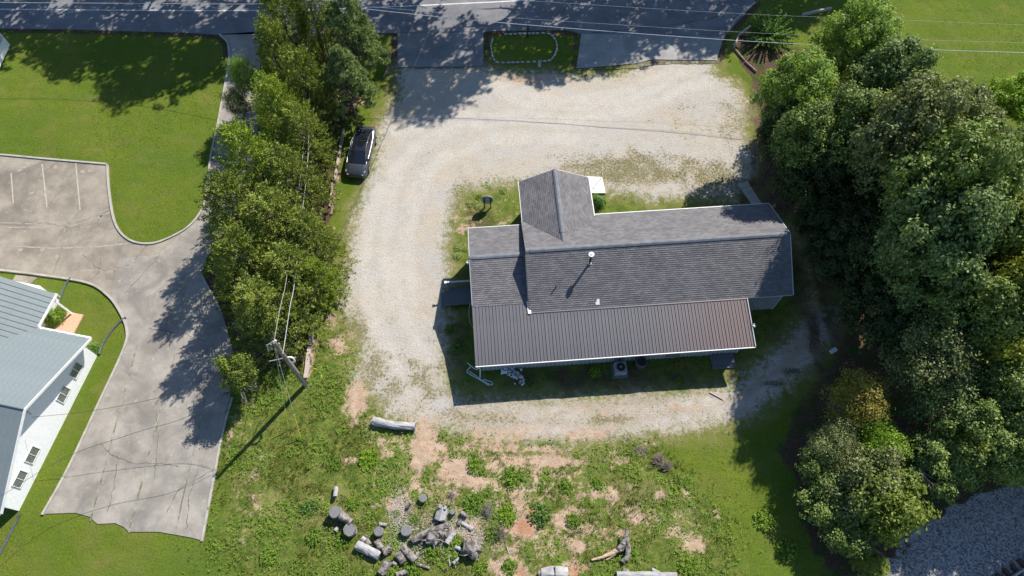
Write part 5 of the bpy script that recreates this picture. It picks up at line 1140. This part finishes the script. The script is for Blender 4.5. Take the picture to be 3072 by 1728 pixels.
mb_ = thing('mailbox', 'black mailbox on a post at the road side of the grass island', 'mailbox', P(1583, 112))
MB().box(-.05, .05, -.05, .05, 0, 1.1).build('post', M_BLACK, mb_)
mm = MB(); vs = []
for y in (-.28, .28):
    for k in range(9): vs.append((.11 * math.cos(math.pi * k / 8), y, 1.22 + .11 * math.sin(math.pi * k / 8)))
    vs.append((-.11, y, 1.1)); vs.append((.11, y, 1.1))
mm.add(vs, [tuple(range(11)), tuple(range(21, 10, -1))] + [(i, 11 + i, 11 + (i + 1) % 11, (i + 1) % 11) for i in range(11)]); mm.build('box', M_BLACK, mb_)
um = thing('utility_marker', 'small grey utility box at the lower edge of the grass island', 'utility box', P(1618, 200)); MB().box(-.14, .14, -.1, .1, 0, .45).build('cabinet', M_FASC, um); MB().box(-.16, .16, -.12, .12, .451, .50).build('lid', M_SIDE, um)
# oval sign on two posts
s1, s2 = Vector(P(1453.7, 623.4)), Vector(P(1472.7, 623.4)); sc_ = (s1 + s2) / 2
sg = thing('oval_sign', 'grey oval sign board on two black posts in the bed, seen from behind', 'sign', tuple(sc_)); hw = (s2 - s1).length / 2
for s in (-1, 1): MB().box(s * hw - .04, s * hw + .04, -.04, .04, 0, 1.46).build('post', M_BLACK, sg)
ov_ = MB(); n = 28; vs = [(.47 * math.cos(2 * math.pi * k / n), yy, 1.02 + .52 * math.sin(2 * math.pi * k / n)) for yy in (.045, .085) for k in range(n)]
ov_.add(vs, [tuple(range(n)), tuple(range(2 * n - 1, n - 1, -1))] + [(k, n + k, n + (k + 1) % n, (k + 1) % n) for k in range(n)]); ov_.build('board', varied('grey_sign_board', (.27, .31, .35), (.33, .37, .41), 1, .5), sg)
# white road-side sign, cut by the left edge
A, B = Vector(P(28, 134, .35)), Vector(P(3, 190, .35)); d = (B - A).normalized(); L = 3.6; Cn = A + d * L
ws = thing('roadside_sign', 'white rectangular sign board with dark blue letters at the left edge', 'sign', (Cn.x, Cn.y, 0), math.atan2(-d.y, -d.x))
MB().box(0, L, -.06, .06, .35, 1.75).build('board', M_WHITE, ws)
for x in (.3, L - .3): MB().box(x - .06, x + .06, .07, .17, 0, 1.8).build('post', M_FASC, ws)
fc = bpy.data.curves.new('lettering', 'FONT'); fc.body = 'MINISTRIES'; fc.size = .46; fc.extrude = .006; fc.align_x = 'RIGHT'; fc.space_character = 1.1
tmp = bpy.data.objects.new('tmp', fc); COL.objects.link(tmp); bpy.context.view_layer.update(); tme = bpy.data.meshes.new_from_object(tmp); bpy.data.objects.remove(tmp)
tme.materials.clear(); tme.materials.append(varied('navy_lettering', (.02, .025, .10), (.03, .035, .13), 2, .6)); tx = link('lettering', tme, ws, loc=(L - .12, -.068, 1.22)); tx.rotation_euler = (math.pi / 2, 0, 0)
MB().box(.1, L - .05, -.066, -.062, 1.62, 1.70).build('stripe', M_WIREB, ws)
# black drain pipes from the white building
def pipe(pts, r, label, mat, nm='drain_pipe', cat='pipe', group=None):
    q = catmull([P(a, b, z) for a, b, z in pts], 7); o = thing(nm, label, cat, tuple(q[0]), group=group); MB().tube([tuple(p - q[0]) for p in q], r, 8).build('tube', mat, o); return o
M_DRAIN = varied('grey_black_drain_hose', (.05, .06, .07), (.11, .12, .14), 9, .55, bump=.3)
g3 = 'drain hoses at the white building'
pipe([(212,833,.09),(204,843,.07),(194,858,.07),(186,878,.07),(178,900,.07),(175,920,.08)], .075, 'drain hose from the leafy bush to the parking lot kerb', M_DRAIN, group=g3)
pipe([(377,952,.10),(362,963,.07),(340,985,.07),(320,1012,.07),(306,1036,.07),(297,1062,.12)], .075, 'drain hose from the building corner to the long kerb', M_DRAIN, group=g3)
pipe([(60,1540,.12),(50,1560,.07),(38,1585,.07),(22,1618,.07),(8,1645,.07),(-20,1700,.07)], .075, 'drain hose at the lower end of the white building', M_DRAIN, group=g3)
pipe([(940,1105,.03),(952,1109,.04),(962,1122,.04),(964,1133,.03),(960,1145,.03)], .022, 'loose yellow hose on the grass right of the wide timbers', M_YEL, 'hose', 'hose')
# folding frame of white pipes and the downspout pieces by the rear corner
M_PVC = varied('pale_blue_pipe', (.50, .58, .62), (.62, .70, .74), 4, .5)
fr = thing('pipe_frame', 'bent white tube frame lying at the rear left corner of the house', 'metal frame', P(1440, 1125))
rc2 = Vector(P(1440, 1125))
for pts in ([(1402,1088,.5),(1412,1097,.45),(1428,1108,.4),(1438,1104,.6)], [(1412,1100,.3),(1402,1112,.15),(1404,1119,.1),(1430,1134,.1),(1452,1146,.08),(1476,1154,.06),(1474,1146,.06),(1452,1138,.08)], [(1408,1114,.2),(1432,1130,.12),(1446,1142,.1),(1466,1156,.05),(1462,1150,.05),(1446,1138,.07)]):
    MB().tube([tuple(p - rc2) for p in catmull([P(*q) for q in pts], 4)], .03, 6).build('tube', M_PVC, fr)
# rubbish heap
M_RUB = islandy('crumpled_plastic', (.40, .46, .52), (.70, .74, .80), .6, 3, .3, dark=(.22, .2, .2)); M_CARD = varied('wet_cardboard', (.30, .20, .17), (.42, .30, .25), 4, .9)
hp = thing('rubbish_heap', 'heap of crumpled white and blue rubbish behind the house in its shade', 'rubbish'); 
for i in range(74):
    f = rnd.random(); cx, cy = 1512 + f * 58 + rnd.uniform(-8, 8), 1105 + f * 34 + rnd.gauss(0, 9); x, y, _ = P(cx, cy); s = rnd.uniform(.07, .22); m = MB(); z = rnd.uniform(.02, .32)
    q = [Vector((rnd.uniform(-s, s), rnd.uniform(-s, s), rnd.uniform(-.04, .07))) for _ in range(5)]; q = sorted(q, key=lambda v: math.atan2(v.y, v.x)); c_ = Vector((0, 0, rnd.uniform(.05, .14)))
    m.add([tuple(v + Vector((x, y, z))) for v in q] + [tuple(c_ + Vector((x, y, z)))], [(k, (k + 1) % 5, 5) for k in range(5)] + [(4, 3, 2, 1, 0)]); m.build('scrap', M_CARD if i % 11 == 0 else M_RUB, hp)
# condenser and tank behind the house
ac = thing('air_conditioner', 'square grey air conditioner on the ground behind the house', 'air conditioner', P(1858, 1112), TH)
MB().box(-.55, .55, -.55, .55, 0, .08).build('pad', M_DKWOOD, ac); MB().box(-.4, .4, -.38, .38, .081, .75).build('casing', M_SIDE, ac); MB().tube([(0, 0, .751), (0, 0, .78)], .3, 16).build('fan_grille', M_BLACK, ac); MB().tube([(0, 0, .781), (0, 0, .81)], .08, 10).build('fan_hub', M_SIDE, ac)
tk = thing('water_barrel', 'round dark barrel beside the air conditioner behind the house', 'barrel', P(1918, 1100)); MB().tube([(0, 0, 0), (0, 0, .5), (0, 0, .95)], [.36, .40, .36], 18).build('body', M_WIREB, tk); MB().tube([(0, 0, .951), (0, 0, .99)], .385, 18).build('rim', M_DKWOOD, tk); MB().tube([(0, 0, .991), (0, 0, 1.0)], .34, 18).build('lid', M_BLACK, tk)
for a, b, lb in ((1753, 531, 'left of the two iron hooks by the pale slab'), (1801, 541, 'right iron hook standing on the pale slab')):
    hk = thing('shepherd_hook', lb, 'garden hook', P(a, b), group='iron garden hooks'); MB().tube([(0, 0, 0), (0, 0, 1.1)], .014, 6).build('stake', M_WIREB, hk); MB().tube(catmull([(0, 0, 1.1), (.04, 0, 1.24), (.14, 0, 1.26), (.18, 0, 1.16)], 5), .014, 6).build('crook', M_WIREB, hk)
wx = thing('white_box', 'small white box lying in the shade under the wood', 'box', P(2498, 1054), .5); MB().box(-.22, .22, -.13, .13, 0, .2).build('body', M_GUT, wx); MB().box(-.24, .24, -.15, .15, .201, .23).build('lid', M_PVC, wx)
pn = thing('grey_plank', 'grey plank lying on the grass beside the drive right of the house shadow', 'plank', P(2150, 1187), -.55); MB().box(-.5, .5, -.06, .06, .0, .05).build('board', M_TIMB, pn); MB().box(-.3, .4, .08, .14, .0, .05).build('batten', M_TIMB, pn)

# railway track corner
M_RAIL = varied('rail_steel', (.45, .44, .45), (.6, .6, .6), 4, .35, metal=.5); M_TIE = varied('rusty_brown_tie', (.06, .04, .03), (.13, .075, .05), 4, .95)
r0, r1 = Vector(P(3036, 1732, .2)), Vector(P(3090, 1696, .2)); d = (r1 - r0).normalized(); trk = thing('railway_track', 'steel rail on dark ties at the bottom right corner', 'railway', (r0.x, r0.y, 0), math.atan2(d.y, d.x))
for yy in (0, -1.43):
    rm = MB(); rm.box(-25, 40, yy - .035, yy + .035, .31, .35).box(-25, 40, yy - .01, yy + .01, .20, .309).box(-25, 40, yy - .07, yy + .07, .175, .199); rm.build('rail', M_RAIL, trk)
tie = MB().box(-.11, .11, -2.0, .55, 0, .17).mesh('tie', M_TIE)
for i in range(100): link('tie', tie, trk, loc=(-24 + i * .6, 0, rnd.uniform(-.01, .01)))

# ------------------------------------------------------------------ logs, stumps, driftwood
M_LOG = varied('weathered_log', (0.105, 0.088, 0.072), (0.29, 0.26, 0.235), 3.5, .92, bump=1.0, bscale=14, lo=.42, hi=.56, world=True)
M_LOGW = varied('bleached_log', (0.26, 0.25, 0.25), (0.42, 0.41, 0.41), 2.5, .9, bump=.5, bscale=14, world=True)
def ring_mat(name, a, b):
    t = NT(name); p = t.obj(); wv = t.n('ShaderNodeTexWave', wave_type='RINGS', rings_direction='Z'); t.l(p, wv.inputs[0]); wv.inputs['Scale'].default_value = 9; wv.inputs['Distortion'].default_value = 2.5
    c = t.mix(wv.outputs['Fac'], a, b); c = t.mix(t.math('MULTIPLY', t.ramp(t.noise(p, 6, 4, .7), .5, .7), .6), c, tuple(x * .5 for x in a)); return t.pbr(c, .9, 0, t.bump(wv.outputs['Fac'], .3, .01))
M_END = ring_mat('grey_cut_end', (.12, .12, .125), (.20, .20, .205)); M_ENDT = ring_mat('tan_cut_end', (.42, .33, .24), (.58, .48, .38))
GL = 'cut logs and rounds of the felled tree'
def log(a, b, r, label, za=None, zb=None, mat=None, end=None, r2=None, bend=0.0):
    r *= .92; za = r if za is None else za; zb = r if zb is None else zb; A, B = Vector(P(a[0], a[1], za)), Vector(P(b[0], b[1], zb)); o = thing('log', label, 'log', tuple(A), group=GL)
    d = B - A; s = Vector((-d.y, d.x, 0)).normalized(); rg = random.Random(int(a[0] * 7 + a[1])); N = 7; r2 = r2 or r * rg.uniform(.85, 1.0)
    pts = [d * (i / N) + s * bend * math.sin(math.pi * i / N) for i in range(N + 1)]
    MB().tube([tuple(p) for p in pts], [(r + (r2 - r) * i / N) * rg.uniform(.93, 1.06) for i in range(N + 1)], 14, wob=.10, rg=rg, caps=True).build('bark', mat or M_LOG, o)
    for p, rr, sgn in ((pts[0], r, -1), (pts[-1], r2, 1)):
        e = MB(); dd = d.normalized() * sgn; aa = dd.cross(Vector((0, 0, 1)))
        aa = aa.normalized() if aa.length > .1 else Vector((1, 0, 0)); bb = dd.cross(aa)
        e.add([tuple((aa * math.cos(k * math.pi / 7) + bb * math.sin(k * math.pi / 7)) * rr * .9) for k in range(14)], [tuple(range(14))]); eo = e.build('cut_end', end or M_END, o); eo.location = p + dd * .006
    return o
def round_(a, r, h, label, tilt=(0, 0), mat=None):
    x, y, _ = P(a[0], a[1], h); o = thing('stump_round', label, 'log round', (x, y, 0), rnd.uniform(0, 6), GL); rg = random.Random(int(a[0])); tx, ty = tilt
    MB().tube([(0, 0, -.03), (tx * .3, ty * .3, h * .35), (tx * .7, ty * .7, h * .7), (tx, ty, h)], [r * 1.08, r * .97, r * 1.0, r * .97], 16, wob=.07, rg=rg).build('bark', mat or M_LOG, o)
    MB().tube([(0, 0, h + .001), (0, 0, h + .012)], r * .88, 16).build('cut_end', M_END, o).location = (tx, ty, 0); return o
log((1119, 1262), (1246, 1279), .30, 'long bleached white log lying alone below the gravel', mat=M_LOGW, r2=.26, bend=-.10)
log((1008, 1462), (1005, 1490), .16, 'short leaning log left of centre in the weeds', za=.2, zb=.35, mat=M_LOGW)
round_((1003, 1535), .38, .75, 'large grey stump round, upper of the left pair'); round_((1048, 1589), .38, .6, 'large grey stump round, lower of the left pair')
log((1022, 1545), (1055, 1568), .3, 'gnarled log between the left pair of stump rounds', za=.45, zb=.5); log((1006, 1592), (1013, 1582), .14, 'pale split piece below the left stumps', mat=M_LOGW)
round_((1268, 1494), .26, .4, 'upright round with a pale scrap on top in the open grass'); log((1222, 1522), (1232, 1508), .13, 'short dark log by the wood chips', za=.15, zb=.35)
round_((1357, 1535), .18, .45, 'small round beside the square cut block'); log((1382, 1538), (1402, 1548), .16, 'hollow bark piece right of the small round', za=.2, zb=.2)
round_((1135, 1594), .30, .55, 'stump round with cracked top above the short logs'); log((1138, 1572), (1160, 1575), .12, 'pale splinter log above the cracked round', mat=M_LOGW); round_((1218, 1592), .34, .45, 'round standing upright with oval grey face')
log((1070, 1634), (1139, 1668), .29, 'longest pale log of the lower left pile', mat=M_LOGW, r2=.27); log((1086, 1614), (1096, 1622), .17, 'short block behind the longest pale log', mat=M_LOGW); log((1098, 1620), (1108, 1636), .2, 'split block behind the longest pale log')
log((1130, 1622), (1144, 1646), .24, 'split log left of the barked short log'); log((1150, 1657), (1172, 1645), .27, 'short barked log showing its right cut end')
log((1207, 1640), (1246, 1682), .26, 'long barked log lying down the slope', mat=M_LOG); log((1193, 1660), (1212, 1688), .27, 'stout short log beside the long barked one'); log((1168, 1682), (1142, 1722), .33, 'thick log near the bottom pointing down left'); log((1190, 1724), (1222, 1714), .17, 'thin barked log at the bottom edge'); log((1252, 1692), (1290, 1706), .12, 'thin grey branch at the foot of the long log', r2=.05)
log((1178, 1688), (1190, 1694), .13, 'stub between two thick logs'); log((1236, 1622), (1345, 1575), .24, 'fallen trunk across the pile', za=.3, zb=.5, r2=.17, bend=.1); log((1340, 1630), (1362, 1596), .2, 'broad pale plank-like slab', mat=M_LOGW, r2=.2); log((1378, 1566), (1418, 1588), .08, 'pale tapered stake right of the pile', mat=M_LOGW, r2=.15)
log((1366, 1640), (1390, 1652), .13, 'pale short piece left of the big root stump', mat=M_LOGW); log((1360, 1690), (1378, 1672), .12, 'pale forked scrap below the plank', mat=M_LOGW, r2=.05); log((1344, 1662), (1350, 1698), .04, 'thin pale stick pointing down', mat=M_LOGW); log((1376, 1606), (1420, 1612), .07, 'red brown split rail, upper', mat=M_TIMR); log((1380, 1612), (1424, 1618), .06, 'red brown split rail, lower', mat=M_TIMR)
log((1850, 1727), (2030, 1728), .26, 'grey log cut by the bottom edge right of centre', mat=M_LOGW); log((1868, 1708), (1886, 1716), .16, 'short grey piece above the bottom edge log'); log((1955, 1708), (1985, 1724), .14, 'jagged branch on the bottom edge log', mat=M_LOGW)
log((1520, 1640), (1527, 1660), .05, 'white stick by the red earth', mat=M_LOGW)
for i_, (a_, b_, r_) in enumerate([((1380,1560),(1376,1575),.16),((1296,1560),(1330,1545),.05),((1316,1566),(1290,1580),.07),((1404,1600),(1430,1606),.05),((1330,1570),(1352,1556),.06),((1352,1588),(1346,1600),.05),((1256,1600),(1244,1612),.06),((1395,1558),(1384,1548),.05)]):
    log(a_, b_, r_, ['short dark chunk between block and stake', 'thin split shard under the square block', 'pale shard left of the fallen trunk', 'red brown shard above the root stump', 'shard right of the fallen trunk', 'small shard below the plank', 'bark strip by the standing round', 'sliver beside the hollow bark piece'][i_], mat=M_LOGW if i_ % 2 else M_LOG)
# square block and slab
bl = thing('cut_block', 'large square-cut bleached block of wood with a ridged top', 'wood block', P(1324, 1545), -.25); m = MB()
m.add([(-.36, -.45, 0), (.42, -.45, 0), (.42, .42, 0), (-.36, .42, 0), (-.30, -.36, .45), (.06, -.44, .62), (.36, -.30, .5), (.34, .38, .5), (.02, .40, .68), (-.30, .36, .48)],
      [(3, 2, 1, 0), (0, 1, 6, 5, 4), (1, 2, 7, 6), (2, 3, 9, 8, 7), (3, 0, 4, 9), (4, 5, 8, 9), (5, 6, 7, 8)]); m.build('block', M_LOGW, bl)
for x in (-.2, .12): MB().box(x, x + .16, .30, .52, .58, .70).build('splinter', M_LOGW, bl)
sb = thing('log_slab', 'huge pale orange cut log end at the bottom edge', 'log', P(1664, 1722, .3)); MB().tube([(-.8, 0, .0), (-.2, .03, .02), (.35, .02, 0), (.8, 0, .0)], [.34, .42, .44, .38], 14, wob=.05, rg=rnd).build('bark', M_LOGW, sb); MB().box(-.02, .03, -.2, .44, .39, .455).build('split', M_BLACK, sb)
MB().tube([(-.98, -.02, 0), (-.8, 0, 0)], [.16, .30], 12).build('cut_end', M_ENDT, sb)
# gnarled root masses
def roots(name, label, a, r, h, n, seed, mat=None, cat='tree root', lump=True):
    rg = random.Random(seed); x, y, _ = P(*a); o = thing(name, label, cat, (x, y, 0)); m = MB()
    if lump:
        N, K = 9, 16; vs = []
        for i in range(N + 1):
            f = i / N; rr = r * math.sin(math.pi * (.22 + .66 * f)) ** .8
            for k in range(K): q = rr * (1 + .18 * math.sin(k * 1.9 + seed) + rg.uniform(-.13, .13)); vs.append((math.cos(k / K * 6.283) * q, math.sin(k / K * 6.283) * q, h * f + rg.uniform(-.03, .03)))
        m.add(vs, [(i * K + k, i * K + (k + 1) % K, (i + 1) * K + (k + 1) % K, (i + 1) * K + k) for i in range(N) for k in range(K)] + [tuple(N * K + k for k in range(K))]); m.build('root_ball', mat or M_LOG, o)
    for j in range(n):
        aa = rg.uniform(0, 6.283); p = Vector((math.cos(aa) * r * .5, math.sin(aa) * r * .5, h * rg.uniform(.3, .9))); q = [p]; aa2 = aa
        for s in range(4): aa2 += rg.uniform(-.6, .6); p = p + Vector((math.cos(aa2), math.sin(aa2), rg.uniform(-.5, .25))) * r * rg.uniform(.2, .4); p.z = max(p.z, .04); q.append(p)
        w_ = rg.uniform(.05, .12) * r; MB().tube([tuple(v) for v in q], [w_ * (1 - .2 * s) for s in range(5)], 6, wob=.2, rg=rg).build('root', mat or M_LOG, o)
    return o
roots('root_stump', 'big grey root stump at the right of the log pile', (1418, 1645), .62, .8, 7, 3); roots('root_stump', 'gnarled dark root ball in the middle of the log pile', (1300, 1612), .5, .6, 18, 8); roots('root_stump', 'jagged root piece beside the dark root ball', (1330, 1600), .4, .6, 8, 12, M_LOG)
dw = thing('driftwood_stump', 'forked grey driftwood-like stump with torn orange root', 'driftwood', P(1850, 1650)); dc = Vector(P(1850, 1650))
M_TORN = varied('torn_heartwood', (.42, .27, .16), (.60, .46, .34), 5, .9, world=True)
def dwt(nm, pts, rad, mat): MB().tube([tuple(p - dc) for p in catmull([P(*q) for q in pts], 4)], [rad[0] + (rad[1] - rad[0]) * i / (4 * (len(pts) - 1)) for i in range(4 * (len(pts) - 1) + 1)], 9, wob=.16, rg=rnd).build(nm, mat, dw)
dwt('trunk', [(1881, 1583, .7), (1879, 1605, .6), (1870, 1630, .45), (1858, 1648, .3)], (.07, .24), M_LOG); dwt('root', [(1858, 1648, .3), (1835, 1660, .2), (1805, 1672, .15), (1775, 1680, .08)], (.17, .06), M_TORN)
dwt('root', [(1878, 1612, .5), (1884, 1640, .35), (1882, 1668, .2), (1868, 1686, .1)], (.18, .16), M_LOG); dwt('root', [(1850, 1655, .25), (1835, 1670, .15), (1818, 1680, .08)], (.09, .04), M_TORN); dwt('splinter', [(1881, 1585, .7), (1887, 1596, .6), (1891, 1600, .5)], (.03, .01), M_LOGW)
# brush piles, fire ring, chips
def brush(name, label, a, rx, n, seed, mat, cat='brush pile', hgt=.4, fan=None):
    rg = random.Random(seed); x, y, _ = P(*a); o = thing(name, label, cat, (x, y, 0)); m = MB()
    for i in range(n):
        if fan: aa = fan + rg.gauss(0, .5); p = Vector((rg.uniform(-.05, .05), rg.uniform(-.05, .05), .05)); L = rx * rg.uniform(.8, 1.6); q = p + Vector((math.cos(aa) * L, math.sin(aa) * L, hgt * rg.uniform(.3, 1.3)))
        else: aa = rg.uniform(0, 6.28); p = Vector((rg.gauss(0, rx * .35), rg.gauss(0, rx * .35), rg.uniform(.02, hgt))); L = rx * rg.uniform(.4, 1.1); q = p + Vector((math.cos(aa) * L, math.sin(aa) * L, rg.uniform(-.12, .12)))
        q.z = max(.01, q.z); m.tube([tuple(p), tuple(p.lerp(q, .5) + Vector((rg.uniform(-.05, .05), rg.uniform(-.05, .05), .02))), tuple(q)], [.012, .010, .004], 4, caps=False)
    m.build('twigs', mat, o); MB().tube([(-rx * .5, -rx * .2, .05), (rx * .4, rx * .25, .12)], [.035, .02], 6).build('branch', mat, o)
M_DRY = varied('dry_brown_twigs', (.24, .17, .14), (.42, .33, .28), 5, .9)
brush('brush_bundle', 'dry brown fan of twigs on the lawn, right half of the pair', (2001, 1412), .42, 130, 4, M_DRY, fan=1.75); brush('brush_bundle', 'dry brown fan of twigs on the lawn, left half of the pair', (1984, 1392), .5, 120, 5, M_DRY, fan=2.2); brush('brush_bundle', 'dark tail of twigs left of the dry fans on the lawn', (1922, 1352), .5, 50, 6, M_DRY, hgt=.2)
brush('brush_pile', 'grey heap of sticks right of the square block', (1462, 1533), .45, 110, 7, M_TWIG); brush('brush_pile', 'burnt and white sticks of a small fire place', (1355, 1487), .35, 40, 9, M_TWIG, cat='fire place', hgt=.25); brush('brush_pile', 'dead twigs at the edge of the ballast under the trees', (2590, 1650), .9, 120, 10, M_DRY); brush('brush_pile', 'dark tangle of sticks at the edge of the red earth', (1500, 1600), .6, 70, 14, M_BARK)
rg_ = np.random.default_rng(8)
def chips(name, a, rx, ry, n, mat, size=.035):
    cx, cy, _ = P(*a); p = np.stack([cx + rg_.normal(0, rx, n), cy + rg_.normal(0, ry, n), rg_.uniform(.01, .08, n)], 1); link(name, quads_mesh(name, *leaves(p, np.tile([0, 0, 1.0], (n, 1)), size, rg_, 1.2, .6, .35), mat), kind='stuff')
M_CHIP = islandy('wood_chips', (.30, .25, .21), (.56, .52, .47), .9)
chips('wood_chips', (1196, 1525), .35, .7, 1500, M_CHIP); chips('wood_chips', (1385, 1585), .7, .5, 1800, M_CHIP); chips('wood_chips', (1215, 1640), .4, .3, 700, M_CHIP); chips('wood_chips', (1240, 1570), .6, .3, 500, M_CHIP)
M_SCR = islandy('weathered_wood_scraps', (.09, .075, .06), (.40, .37, .34), .9)
for a_, rx_, ry_, n_, z_ in (((1300, 1620), 1.5, .7, 420, .10), ((1180, 1650), 1.2, .7, 260, .08), ((1400, 1590), 1.0, .7, 320, .06), ((1020, 1570), .7, .7, 160, .05), ((1490, 1630), .9, .9, 200, .05), ((1260, 1540), 1.4, .6, 160, .05)):
    chips('wood_scraps', a_, rx_, ry_, n_, M_SCR, z_)
# bare grey twigs in the crowns
def bare(a, L, n, seed, label, dir0, group='bare dead branches'):
    rg = random.Random(seed); o = thing('dead_branch', label, 'branch', P(*a), group=group); m = MB()
    for i in range(n):
        aa = dir0 + rg.gauss(0, .6); p = Vector((0, 0, 0)); q = [p]
        for s in range(4): aa += rg.uniform(-.35, .35); p = p + Vector((math.cos(aa), math.sin(aa), rg.uniform(-.1, .35))) * L / 4; q.append(p)
        m.tube([tuple(v) for v in q], [.022, .018, .013, .009, .004], 5, caps=False)
        for s in (1, 2, 3): a2 = aa + rg.choice((-1, 1)) * rg.uniform(.5, 1); m.tube([tuple(q[s]), tuple(q[s] + Vector((math.cos(a2), math.sin(a2), .2)) * L * .25)], [.01, .004], 4, caps=False)
    m.build('twigs', M_TWIG, o)
bare((690, 1150, 2.6), 1.3, 9, 1, 'bare grey twigs on the small yellow-green tree, upper left', 2.9); bare((720, 1165, 2.4), 1.4, 9, 2, 'bare grey twigs on the small yellow-green tree, right side', -.3); bare((690, 1175, 1.9), 1.1, 9, 3, 'bare grey twigs at the lower left of the yellow-green tree', 3.6)
bare((2755, 1405, 4.6), 1.4, 5, 4, 'forked bare branch over the dark lower wood', -.9); bare((2530, 1235, 3.6), 1.1, 8, 5, 'bare twigs in the orange and gold tree', 2.6)
